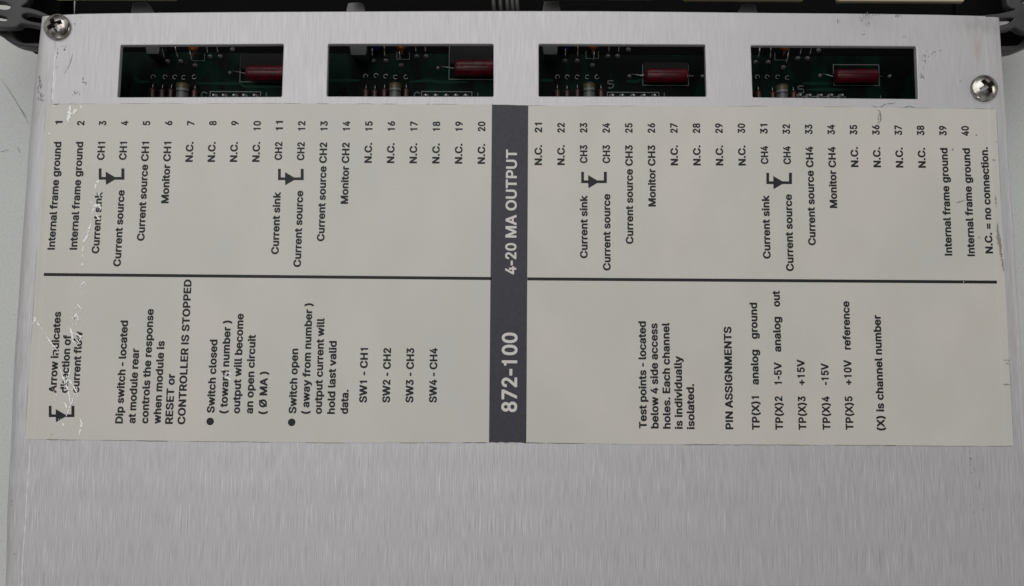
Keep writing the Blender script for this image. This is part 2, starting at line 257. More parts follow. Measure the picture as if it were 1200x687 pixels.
    "N": [543, [[51, 1, 132, 0, 148, 5, 155, 11, 160, 18, 162, 311, 165, 311, 171, 304, 358, 11, 368, 4, 380, 0, 468, 0, 480, 3, 493, 11, 498, 18, 499, 24,
        499, 536, 498, 541, 492, 549, 482, 555, 470, 560, 392, 560, 378, 554, 370, 548, 365, 541, 362, 245, 360, 246, 344, 268, 168, 547, 152, 557, 140, 560,
        55, 560, 42, 555, 32, 548, 27, 541, 26, 536, 26, 24, 27, 18, 32, 11, 50, 2]]],
    "O": [553, [[221, -4, 305, -5, 322, -2, 372, 13, 402, 28, 426, 44, 438, 53, 464, 79, 496, 126, 508, 154, 516, 176, 524, 212, 529, 259, 529, 302, 526, 312,
        526, 332, 516, 384, 498, 429, 473, 469, 461, 484, 423, 519, 385, 542, 368, 550, 325, 563, 285, 568, 248, 568, 222, 565, 188, 557, 160, 547, 115, 522,
        84, 496, 68, 477, 44, 444, 22, 396, 9, 346, 6, 324, 6, 234, 9, 214, 24, 156, 44, 116, 76, 72, 105, 46, 140, 23, 168, 11, 198, 1, 220, -3], [250, 106,
        222, 113, 208, 121, 184, 142, 167, 164, 152, 196, 144, 226, 139, 256, 139, 302, 144, 336, 157, 376, 172, 404, 184, 419, 208, 440, 228, 450, 250, 455,
        268, 457, 288, 455, 318, 445, 335, 433, 351, 416, 368, 394, 381, 366, 391, 326, 394, 309, 394, 252, 389, 222, 381, 194, 373, 176, 355, 148, 333, 126,
        305, 111, 282, 105, 252, 105]]],
    "P": [464, [[51, 1, 132, 0, 148, 5, 155, 11, 160, 18, 161, 181, 163, 186, 270, 187, 300, 192, 328, 200, 355, 213, 390, 237, 402, 250, 425, 284, 438, 318,
        444, 346, 444, 401, 438, 428, 431, 451, 421, 471, 401, 498, 391, 508, 358, 532, 332, 544, 302, 554, 268, 560, 55, 560, 40, 554, 32, 548, 27, 541, 26,
        24, 27, 18, 32, 11, 50, 2], [165, 292, 161, 298, 162, 451, 168, 452, 248, 452, 270, 447, 282, 440, 291, 431, 299, 418, 309, 386, 309, 364, 303, 338,
        290, 315, 280, 305, 265, 298, 252, 295, 230, 292, 168, 292]]],
    "R": [469, [[51, 1, 132, 0, 148, 5, 155, 11, 160, 18, 161, 194, 162, 198, 168, 200, 218, 200, 222, 197, 309, 34, 322, 13, 332, 5, 348, 0, 435, 0, 450, 5,
        458, 11, 463, 18, 464, 31, 462, 36, 361, 221, 362, 226, 390, 245, 406, 261, 421, 281, 433, 306, 444, 348, 444, 404, 436, 444, 423, 471, 406, 496, 391,
        511, 358, 534, 322, 549, 302, 555, 270, 560, 55, 560, 40, 554, 32, 548, 27, 541, 26, 24, 27, 18, 32, 11, 50, 2], [165, 305, 161, 311, 162, 451, 168,
        452, 248, 452, 265, 449, 285, 440, 299, 424, 309, 394, 309, 364, 300, 336, 294, 326, 275, 313, 252, 307, 228, 307, 218, 305, 168, 305]]],
    "S": [467, [[174, -6, 268, -7, 298, -1, 328, 9, 356, 21, 388, 43, 410, 66, 431, 100, 439, 120, 442, 134, 442, 197, 434, 224, 414, 254, 390, 278, 356, 300,
        330, 313, 293, 325, 220, 344, 186, 356, 170, 366, 155, 382, 152, 392, 152, 410, 157, 424, 167, 440, 180, 450, 208, 458, 223, 460, 256, 455, 276, 444,
        294, 427, 303, 397, 308, 390, 316, 384, 328, 379, 408, 378, 423, 384, 434, 394, 437, 400, 437, 414, 431, 444, 416, 477, 402, 497, 383, 516, 356, 535,
        326, 550, 283, 563, 266, 566, 186, 566, 158, 560, 123, 548, 98, 535, 75, 520, 58, 505, 46, 490, 32, 470, 19, 434, 17, 417, 17, 382, 22, 352, 30, 334,
        45, 312, 60, 296, 100, 269, 138, 251, 256, 218, 280, 208, 288, 203, 302, 190, 309, 177, 310, 164, 309, 152, 304, 140, 296, 128, 284, 117, 270, 109,
        236, 101, 210, 101, 198, 103, 173, 112, 165, 117, 148, 137, 138, 170, 133, 177, 120, 185, 108, 188, 33, 188, 20, 184, 10, 177, 4, 167, 4, 140, 7, 124,
        12, 110, 25, 84, 44, 57, 56, 46, 83, 26, 113, 11, 140, 1, 173, -5]]],
    "T": [469, [[183, 1, 264, 0, 280, 5, 287, 11, 292, 18, 293, 448, 300, 452, 424, 452, 437, 457, 447, 463, 453, 474, 453, 538, 447, 549, 434, 557, 422, 560,
        30, 560, 12, 554, 4, 548, -1, 541, -2, 474, 4, 464, 12, 458, 27, 452, 152, 452, 158, 448, 158, 21, 164, 11, 182, 2]]],
    "U": [537, [[211, -4, 302, -6, 340, 2, 362, 10, 398, 27, 425, 47, 449, 70, 458, 82, 478, 117, 483, 130, 491, 168, 491, 536, 490, 540, 485, 548, 474, 556,
        460, 559, 388, 559, 372, 554, 365, 548, 360, 540, 359, 206, 356, 186, 346, 153, 334, 136, 315, 117, 292, 107, 275, 104, 240, 104, 218, 110, 208, 115,
        198, 122, 182, 137, 164, 173, 159, 200, 158, 540, 153, 548, 145, 554, 128, 559, 55, 559, 40, 554, 32, 548, 27, 540, 26, 166, 34, 130, 47, 103, 67, 73,
        94, 46, 120, 27, 155, 10, 178, 2, 210, -4]]],
    "V": [500, [[195, 1, 284, 0, 295, 4, 306, 10, 314, 21, 497, 524, 496, 541, 491, 548, 484, 554, 468, 560, 388, 560, 374, 554, 361, 542, 353, 524, 249, 221,
        241, 205, 233, 221, 122, 536, 114, 548, 104, 555, 91, 560, 11, 560, -4, 554, -12, 548, -17, 541, -17, 521, 163, 34, 174, 13, 184, 5, 194, 2]]],
    "W": [706, [[145, 1, 236, 0, 251, 5, 258, 11, 264, 18, 340, 294, 344, 297, 349, 284, 415, 34, 421, 18, 426, 11, 438, 3, 451, 0, 536, 0, 548, 4, 558, 11,
        567, 24, 577, 58, 702, 514, 705, 526, 705, 538, 699, 548, 688, 555, 676, 560, 598, 560, 581, 554, 570, 544, 565, 534, 494, 253, 491, 254, 485, 271,
        416, 538, 411, 547, 401, 554, 386, 560, 298, 560, 284, 554, 272, 544, 199, 266, 194, 255, 191, 258, 185, 276, 119, 536, 116, 542, 104, 554, 86, 560,
        11, 560, -2, 555, -12, 549, -18, 538, -17, 518, 115, 34, 121, 18, 126, 11, 144, 2]]],
    "X": [494, [[9, 1, 98, 0, 110, 4, 120, 11, 236, 174, 243, 169, 350, 14, 360, 5, 376, 0, 460, 0, 473, 3, 486, 11, 492, 21, 491, 34, 317, 288, 332, 314, 478,
        524, 479, 538, 473, 549, 460, 557, 448, 560, 366, 560, 350, 554, 343, 548, 330, 532, 241, 401, 238, 399, 207, 441, 138, 544, 126, 554, 110, 560, 26,
        560, 13, 557, 0, 548, -6, 538, -5, 526, 139, 318, 158, 286, -15, 36, -14, 18, -3, 6, 8, 2]]],
    "a": [409, [[149, -8, 165, -9, 175, -7, 195, -7, 218, -1, 248, 10, 270, 1, 342, 1, 360, 8, 365, 12, 371, 22, 371, 307, 366, 334, 356, 357, 340, 380, 328,
        393, 302, 410, 284, 420, 248, 431, 215, 436, 172, 436, 128, 428, 92, 415, 62, 397, 35, 373, 19, 352, 6, 324, 7, 310, 12, 302, 20, 296, 88, 276, 108,
        276, 122, 281, 130, 287, 141, 304, 158, 321, 182, 331, 208, 331, 218, 328, 229, 320, 236, 307, 241, 287, 240, 282, 235, 279, 130, 266, 90, 255, 52,
        238, 25, 218, 9, 197, -1, 174, -4, 160, -4, 104, 4, 80, 24, 47, 42, 30, 75, 9, 112, -4, 148, -7], [168, 96, 145, 102, 134, 110, 129, 122, 129, 137,
        135, 152, 145, 160, 165, 166, 232, 176, 240, 174, 241, 162, 238, 150, 226, 124, 210, 108, 202, 104, 190, 99, 170, 96]]],
    "b": [444, [[189, -4, 266, -6, 303, 5, 341, 26, 353, 34, 380, 62, 396, 86, 409, 110, 422, 158, 424, 178, 424, 250, 416, 296, 409, 318, 396, 343, 369, 380,
        348, 399, 313, 419, 278, 431, 258, 434, 193, 434, 150, 422, 149, 538, 143, 548, 133, 555, 120, 559, 46, 559, 33, 554, 26, 548, 20, 540, 19, 536, 19,
        23, 25, 13, 30, 9, 48, 2, 118, 2, 143, 13, 166, 2, 188, -4], [208, 100, 193, 105, 184, 113, 170, 128, 160, 148, 149, 190, 149, 240, 157, 276, 165,
        293, 174, 308, 186, 319, 193, 324, 208, 329, 220, 330, 236, 329, 248, 324, 269, 303, 274, 296, 281, 280, 289, 253, 292, 236, 292, 193, 281, 150, 276,
        138, 264, 120, 254, 110, 240, 102, 230, 99, 210, 99]]],
    "c": [416, [[165, -4, 246, -6, 272, 0, 309, 15, 347, 40, 363, 56, 382, 83, 392, 103, 398, 120, 397, 136, 392, 143, 384, 149, 372, 154, 319, 167, 296, 167,
        282, 161, 270, 150, 257, 123, 244, 109, 232, 102, 209, 97, 189, 100, 174, 107, 160, 120, 148, 138, 138, 163, 133, 188, 130, 213, 133, 238, 143, 278,
        153, 298, 164, 312, 179, 324, 192, 329, 206, 330, 222, 329, 236, 324, 244, 319, 254, 309, 273, 276, 284, 269, 296, 264, 319, 264, 372, 277, 385, 283,
        397, 296, 397, 310, 382, 346, 360, 376, 349, 387, 322, 406, 292, 421, 244, 434, 176, 434, 159, 432, 124, 421, 86, 401, 55, 376, 28, 338, 13, 308, 3,
        270, 0, 253, 0, 173, 6, 143, 21, 103, 55, 53, 78, 33, 112, 12, 136, 2, 164, -4]]],
    "d": [444, [[155, -4, 232, -6, 259, 2, 282, 13, 306, 2, 379, 2, 394, 7, 402, 13, 407, 20, 408, 536, 407, 540, 402, 548, 389, 556, 376, 559, 306, 559, 289,
        554, 281, 548, 275, 538, 274, 422, 232, 434, 166, 434, 139, 429, 116, 421, 92, 409, 76, 398, 49, 372, 33, 350, 16, 318, 8, 296, 0, 258, 0, 176, 8,
        133, 18, 106, 28, 86, 43, 63, 62, 42, 92, 20, 116, 7, 154, -4], [192, 100, 174, 107, 159, 122, 143, 150, 133, 188, 130, 213, 133, 243, 143, 280, 156,
        304, 174, 322, 182, 326, 192, 329, 216, 329, 229, 325, 242, 317, 260, 293, 273, 256, 278, 210, 270, 163, 254, 127, 234, 107, 226, 102, 214, 99, 194,
        99]]],
    "e": [424, [[168, -4, 252, -6, 279, 0, 306, 10, 342, 30, 370, 56, 385, 76, 400, 110, 399, 123, 394, 130, 376, 141, 326, 154, 299, 157, 286, 152, 276, 146,
        263, 123, 252, 110, 244, 105, 229, 99, 209, 97, 192, 100, 176, 106, 160, 118, 148, 133, 143, 143, 136, 166, 139, 169, 376, 169, 392, 175, 399, 180,
        404, 188, 405, 258, 403, 276, 392, 316, 375, 350, 360, 370, 339, 391, 299, 416, 254, 432, 236, 434, 172, 434, 129, 424, 94, 406, 66, 387, 41, 358, 18,
        320, 3, 270, 0, 253, 0, 170, 11, 126, 26, 93, 50, 58, 79, 32, 112, 12, 146, 0, 166, -4], [142, 272, 139, 276, 146, 293, 153, 303, 169, 319, 189, 329,
        204, 330, 219, 329, 229, 326, 245, 316, 257, 300, 267, 276, 266, 273, 262, 272, 144, 272]]],
    "f": [274, [[72, 1, 148, 0, 164, 5, 171, 11, 176, 18, 177, 324, 184, 327, 236, 328, 248, 333, 256, 338, 261, 346, 262, 351, 262, 408, 256, 418, 246, 425,
        234, 430, 181, 430, 177, 434, 177, 451, 183, 468, 191, 474, 198, 475, 216, 470, 234, 470, 248, 475, 256, 481, 262, 488, 277, 534, 277, 551, 269, 564,
        248, 574, 226, 580, 156, 580, 121, 569, 106, 562, 75, 538, 60, 518, 50, 498, 47, 486, 46, 431, 41, 430, -2, 429, -15, 424, -27, 411, -28, 348, -22,
        338, -12, 332, 1, 327, 41, 327, 47, 324, 47, 21, 54, 11, 71, 2]]],
    "g": [445, [[195, -150, 214, -151, 222, -149, 249, -149, 264, -146, 302, -136, 329, -123, 365, -98, 378, -82, 392, -60, 402, -35, 408, 2, 408, 405, 407,
        410, 402, 418, 394, 423, 382, 428, 306, 429, 279, 417, 262, 426, 234, 434, 164, 434, 146, 431, 116, 421, 92, 408, 66, 390, 55, 380, 28, 342, 8, 298,
        0, 260, 0, 175, 13, 122, 26, 98, 44, 71, 66, 49, 92, 32, 116, 19, 152, 9, 166, 6, 226, 6, 244, 9, 272, 20, 275, 18, 275, 8, 272, -5, 267, -18, 260,
        -28, 244, -38, 226, -44, 202, -46, 174, -41, 162, -34, 132, -2, 119, 6, 106, 9, 89, 9, 76, 4, 26, -24, 19, -35, 18, -55, 32, -76, 54, -101, 82, -121,
        102, -131, 136, -143, 164, -149, 194, -149], [192, 112, 172, 119, 153, 138, 138, 170, 133, 192, 130, 222, 136, 258, 143, 280, 153, 300, 165, 315, 179,
        325, 206, 331, 234, 323, 253, 305, 260, 295, 273, 258, 278, 215, 275, 208, 275, 190, 270, 168, 262, 148, 253, 132, 240, 120, 229, 114, 216, 111, 194,
        111]]],
    "h": [430, [[44, 1, 120, 0, 136, 5, 143, 11, 148, 18, 149, 264, 157, 294, 164, 306, 180, 322, 190, 327, 206, 330, 228, 327, 237, 321, 249, 308, 259, 278,
        262, 258, 263, 18, 268, 11, 276, 5, 290, 0, 360, 0, 378, 5, 386, 11, 392, 21, 392, 298, 386, 328, 374, 358, 359, 381, 339, 401, 318, 414, 283, 429,
        256, 435, 200, 435, 183, 432, 153, 421, 150, 422, 149, 538, 143, 548, 138, 552, 120, 560, 48, 560, 30, 552, 25, 548, 19, 538, 19, 24, 20, 18, 26, 11,
        43, 2]]],
    "i": [187, [[42, 1, 121, 0, 138, 7, 144, 11, 150, 21, 150, 408, 144, 418, 138, 422, 121, 430, 46, 430, 28, 422, 23, 418, 17, 408, 17, 21, 24, 11, 41, 2],
        [60, 446, 104, 445, 121, 450, 144, 465, 154, 478, 160, 491, 159, 528, 150, 546, 128, 564, 101, 575, 66, 575, 48, 569, 31, 559, 20, 548, 13, 538, 7,
        526, 7, 494, 9, 486, 17, 474, 28, 462, 38, 455, 58, 447]]],
    "k": [401, [[44, 1, 120, 0, 136, 5, 147, 16, 149, 24, 149, 146, 150, 151, 153, 152, 262, 14, 276, 4, 290, 0, 378, 0, 396, 7, 401, 11, 407, 21, 406, 34,
        398, 47, 249, 234, 246, 241, 306, 305, 387, 386, 394, 398, 393, 411, 388, 418, 380, 424, 366, 430, 278, 430, 266, 427, 250, 417, 236, 400, 156, 320,
        150, 318, 149, 538, 143, 548, 138, 552, 120, 560, 48, 560, 30, 552, 25, 548, 19, 538, 19, 24, 20, 18, 26, 11, 43, 2]]],
    "l": [209, [[129, -1, 150, -2, 190, 3, 203, 8, 210, 14, 216, 22, 217, 26, 207, 82, 200, 92, 190, 100, 178, 105, 156, 105, 151, 109, 149, 114, 149, 539,
        143, 549, 138, 553, 120, 560, 48, 560, 30, 553, 25, 549, 19, 539, 19, 82, 25, 62, 32, 46, 39, 36, 52, 24, 73, 11, 93, 3, 106, 0, 128, 0]]],
    "m": [630, [[44, 1, 120, 0, 136, 5, 143, 11, 148, 18, 149, 274, 155, 296, 166, 314, 173, 322, 193, 330, 208, 330, 220, 325, 232, 311, 239, 288, 239, 24,
        240, 18, 246, 11, 256, 4, 268, 0, 340, 0, 356, 5, 363, 11, 368, 18, 369, 268, 372, 286, 380, 308, 396, 325, 408, 330, 426, 330, 443, 324, 450, 317,
        456, 306, 462, 278, 463, 18, 468, 11, 476, 5, 490, 0, 563, 0, 579, 6, 589, 16, 592, 24, 592, 306, 589, 326, 581, 351, 563, 382, 540, 405, 518, 419,
        486, 432, 460, 437, 413, 437, 386, 432, 366, 424, 320, 399, 298, 417, 274, 428, 240, 437, 200, 437, 183, 435, 143, 420, 116, 430, 48, 430, 32, 424,
        22, 414, 19, 406, 19, 24, 20, 18, 26, 11, 43, 2]]],
    "n": [430, [[44, 1, 120, 0, 136, 5, 143, 11, 148, 18, 149, 264, 157, 294, 164, 306, 180, 322, 190, 327, 208, 330, 228, 327, 244, 314, 254, 298, 259, 278,
        262, 258, 263, 18, 268, 11, 276, 5, 293, 0, 363, 0, 378, 5, 389, 16, 392, 24, 392, 298, 386, 328, 374, 358, 359, 381, 339, 401, 323, 412, 298, 424,
        273, 432, 253, 435, 200, 435, 183, 432, 146, 417, 118, 430, 48, 430, 33, 424, 22, 414, 19, 406, 19, 24, 20, 18, 26, 11, 43, 2]]],
    "o": [435, [[165, -4, 246, -6, 286, 5, 314, 17, 349, 42, 372, 67, 387, 90, 400, 116, 410, 148, 415, 178, 415, 250, 405, 300, 387, 338, 363, 373, 337, 396,
        322, 406, 292, 421, 256, 432, 239, 434, 174, 434, 146, 429, 124, 421, 94, 406, 62, 382, 43, 360, 28, 338, 13, 308, 3, 270, 0, 253, 0, 173, 6, 143, 21,
        103, 55, 53, 78, 33, 112, 12, 136, 2, 164, -4], [204, 97, 189, 100, 174, 107, 160, 120, 151, 133, 138, 163, 133, 188, 130, 213, 133, 238, 138, 263,
        153, 298, 164, 312, 179, 324, 192, 329, 206, 330, 222, 329, 232, 326, 253, 310, 262, 298, 275, 270, 283, 233, 283, 193, 280, 178, 272, 150, 262, 130,
        250, 116, 236, 105, 224, 100, 206, 97]]],
    "p": [444, [[44, -142, 120, -143, 136, -138, 147, -127, 149, -120, 150, 7, 153, 8, 180, -3, 196, -6, 266, -6, 303, 5, 333, 20, 356, 37, 380, 62, 396, 86,
        408, 109, 419, 146, 424, 178, 424, 253, 416, 296, 409, 318, 396, 343, 369, 380, 333, 409, 309, 420, 278, 431, 258, 434, 193, 434, 163, 426, 146, 418,
        118, 429, 50, 429, 33, 424, 25, 418, 20, 410, 19, -120, 20, -124, 26, -132, 43, -141], [208, 100, 198, 102, 188, 109, 170, 127, 160, 148, 149, 190,
        149, 240, 157, 276, 165, 293, 174, 308, 186, 319, 193, 324, 208, 329, 220, 330, 236, 329, 248, 324, 269, 303, 274, 296, 281, 280, 289, 253, 292, 236,
        292, 193, 281, 150, 276, 138, 264, 120, 254, 110, 240, 102, 230, 99, 210, 99]]],
    "r": [279, [[44, 1, 120, 0, 136, 5, 143, 11, 148, 18, 149, 266, 152, 284, 162, 304, 176, 317, 183, 322, 206, 327, 236, 322, 250, 322, 263, 327, 273, 334,
        279, 344, 279, 414, 273, 424, 263, 430, 250, 435, 183, 435, 140, 420, 118, 430, 48, 430, 33, 424, 25, 418, 20, 411, 19, 21, 26, 11, 43, 2]]],
    "s": [385, [[137, -4, 224, -6, 258, 2, 284, 12, 314, 30, 335, 48, 354, 76, 365, 106, 364, 163, 354, 188, 342, 206, 328, 219, 304, 236, 271, 251, 176, 275,
        156, 282, 148, 290, 145, 306, 152, 320, 164, 329, 186, 334, 204, 332, 212, 328, 221, 319, 238, 290, 248, 284, 261, 279, 286, 279, 331, 290, 344, 296,
        356, 308, 357, 333, 344, 358, 326, 384, 291, 411, 271, 421, 236, 432, 221, 434, 151, 434, 108, 424, 74, 406, 55, 393, 35, 373, 28, 363, 15, 333, 12,
        318, 12, 280, 15, 263, 25, 240, 44, 217, 71, 197, 101, 182, 124, 175, 204, 156, 218, 151, 229, 140, 232, 128, 227, 116, 214, 103, 188, 97, 171, 97,
        148, 105, 140, 113, 129, 138, 124, 146, 114, 152, 101, 157, 78, 157, 28, 146, 15, 140, 4, 129, 2, 106, 8, 88, 18, 68, 35, 46, 55, 28, 81, 12, 106, 2,
        136, -4]]],
    "t": [247, [[157, -3, 178, -4, 218, 1, 239, 12, 247, 24, 247, 40, 240, 77, 236, 87, 231, 94, 221, 101, 208, 106, 194, 106, 168, 102, 164, 107, 162, 114,
        162, 324, 168, 328, 211, 328, 224, 333, 234, 340, 240, 350, 240, 410, 234, 420, 226, 425, 214, 430, 168, 431, 164, 432, 162, 500, 156, 510, 148, 515,
        134, 521, 58, 521, 44, 515, 36, 510, 31, 502, 28, 432, 1, 431, -9, 428, -22, 420, -27, 412, -28, 350, -22, 339, -9, 331, 1, 328, 26, 328, 30, 324, 30,
        102, 33, 82, 43, 57, 62, 32, 84, 16, 98, 9, 121, 1, 134, -2, 156, -2]]],
    "u": [430, [[144, -2, 216, -3, 230, 0, 266, 14, 280, 4, 293, 0, 363, 0, 378, 5, 386, 11, 391, 18, 392, 406, 391, 411, 386, 418, 378, 424, 363, 430, 290,
        430, 276, 424, 268, 418, 263, 411, 262, 181, 259, 161, 254, 141, 244, 124, 230, 110, 208, 102, 188, 103, 172, 111, 162, 121, 156, 135, 149, 158, 148,
        411, 143, 418, 136, 424, 118, 430, 48, 430, 33, 424, 25, 418, 20, 411, 19, 128, 22, 108, 30, 86, 37, 71, 54, 46, 68, 32, 86, 20, 110, 8, 143, -1]]],
    "v": [409, [[153, 1, 232, 0, 247, 5, 254, 11, 260, 18, 325, 184, 405, 396, 405, 411, 400, 418, 392, 424, 377, 430, 300, 430, 287, 427, 274, 418, 269, 411,
        197, 211, 194, 208, 192, 211, 120, 411, 114, 419, 104, 425, 92, 430, 12, 430, -3, 424, -11, 418, -16, 411, -17, 396, -11, 378, 124, 28, 134, 11, 152,
        2]]],
    "w": [587, [[127, 1, 206, 0, 218, 4, 228, 11, 233, 18, 239, 34, 272, 156, 280, 181, 283, 185, 286, 184, 289, 176, 333, 18, 338, 11, 350, 3, 363, 0, 436, 0,
        448, 4, 458, 11, 466, 24, 576, 384, 579, 396, 579, 408, 573, 418, 560, 427, 548, 430, 473, 430, 460, 425, 450, 419, 445, 411, 440, 396, 401, 254, 398,
        250, 395, 254, 356, 396, 351, 411, 346, 418, 336, 425, 323, 430, 248, 430, 236, 427, 223, 418, 215, 406, 170, 248, 168, 249, 162, 266, 123, 408, 116,
        418, 103, 427, 90, 430, 18, 430, 6, 425, -4, 419, -11, 408, -11, 394, -8, 381, 103, 18, 113, 7, 126, 2]]],
    "y": [409, [[51, -142, 124, -143, 152, -135, 172, -125, 190, -113, 211, -92, 218, -82, 243, -32, 400, 381, 406, 398, 406, 408, 400, 418, 392, 424, 377,
        430, 300, 430, 287, 427, 274, 418, 269, 411, 197, 211, 194, 208, 192, 211, 120, 411, 114, 419, 104, 425, 92, 430, 12, 430, -3, 424, -11, 418, -16,
        411, -16, 391, 125, 26, 115, -6, 105, -26, 97, -35, 90, -38, 77, -35, 52, -36, 40, -41, 32, -46, 24, -59, 13, -99, 14, -119, 20, -127, 30, -135, 50,
        -141]]],
    "Ø": [553, [[94, -12, 115, -14, 125, -11, 140, -1, 155, 16, 195, 2, 240, -6, 295, -6, 340, 2, 375, 14, 395, 24, 431, 48, 456, 70, 470, 87, 491, 118, 506,
        148, 519, 188, 526, 228, 526, 248, 529, 255, 529, 305, 521, 362, 513, 392, 493, 438, 475, 468, 477, 472, 503, 510, 503, 528, 496, 538, 452, 568, 438,
        574, 415, 573, 394, 562, 380, 546, 342, 558, 302, 566, 230, 566, 182, 556, 132, 533, 98, 509, 71, 482, 42, 440, 22, 398, 11, 360, 6, 325, 6, 232, 12,
        200, 27, 150, 58, 92, 32, 52, 32, 32, 42, 20, 82, -8, 92, -12], [260, 104, 228, 112, 226, 115, 227, 120, 372, 326, 385, 342, 388, 342, 394, 310, 394,
        250, 386, 210, 378, 188, 366, 162, 346, 138, 322, 119, 300, 109, 262, 104], [148, 219, 144, 225, 139, 255, 139, 305, 147, 348, 154, 370, 169, 400,
        179, 412, 202, 436, 230, 451, 255, 456, 275, 456, 308, 448, 309, 445, 303, 435, 150, 220]]]}
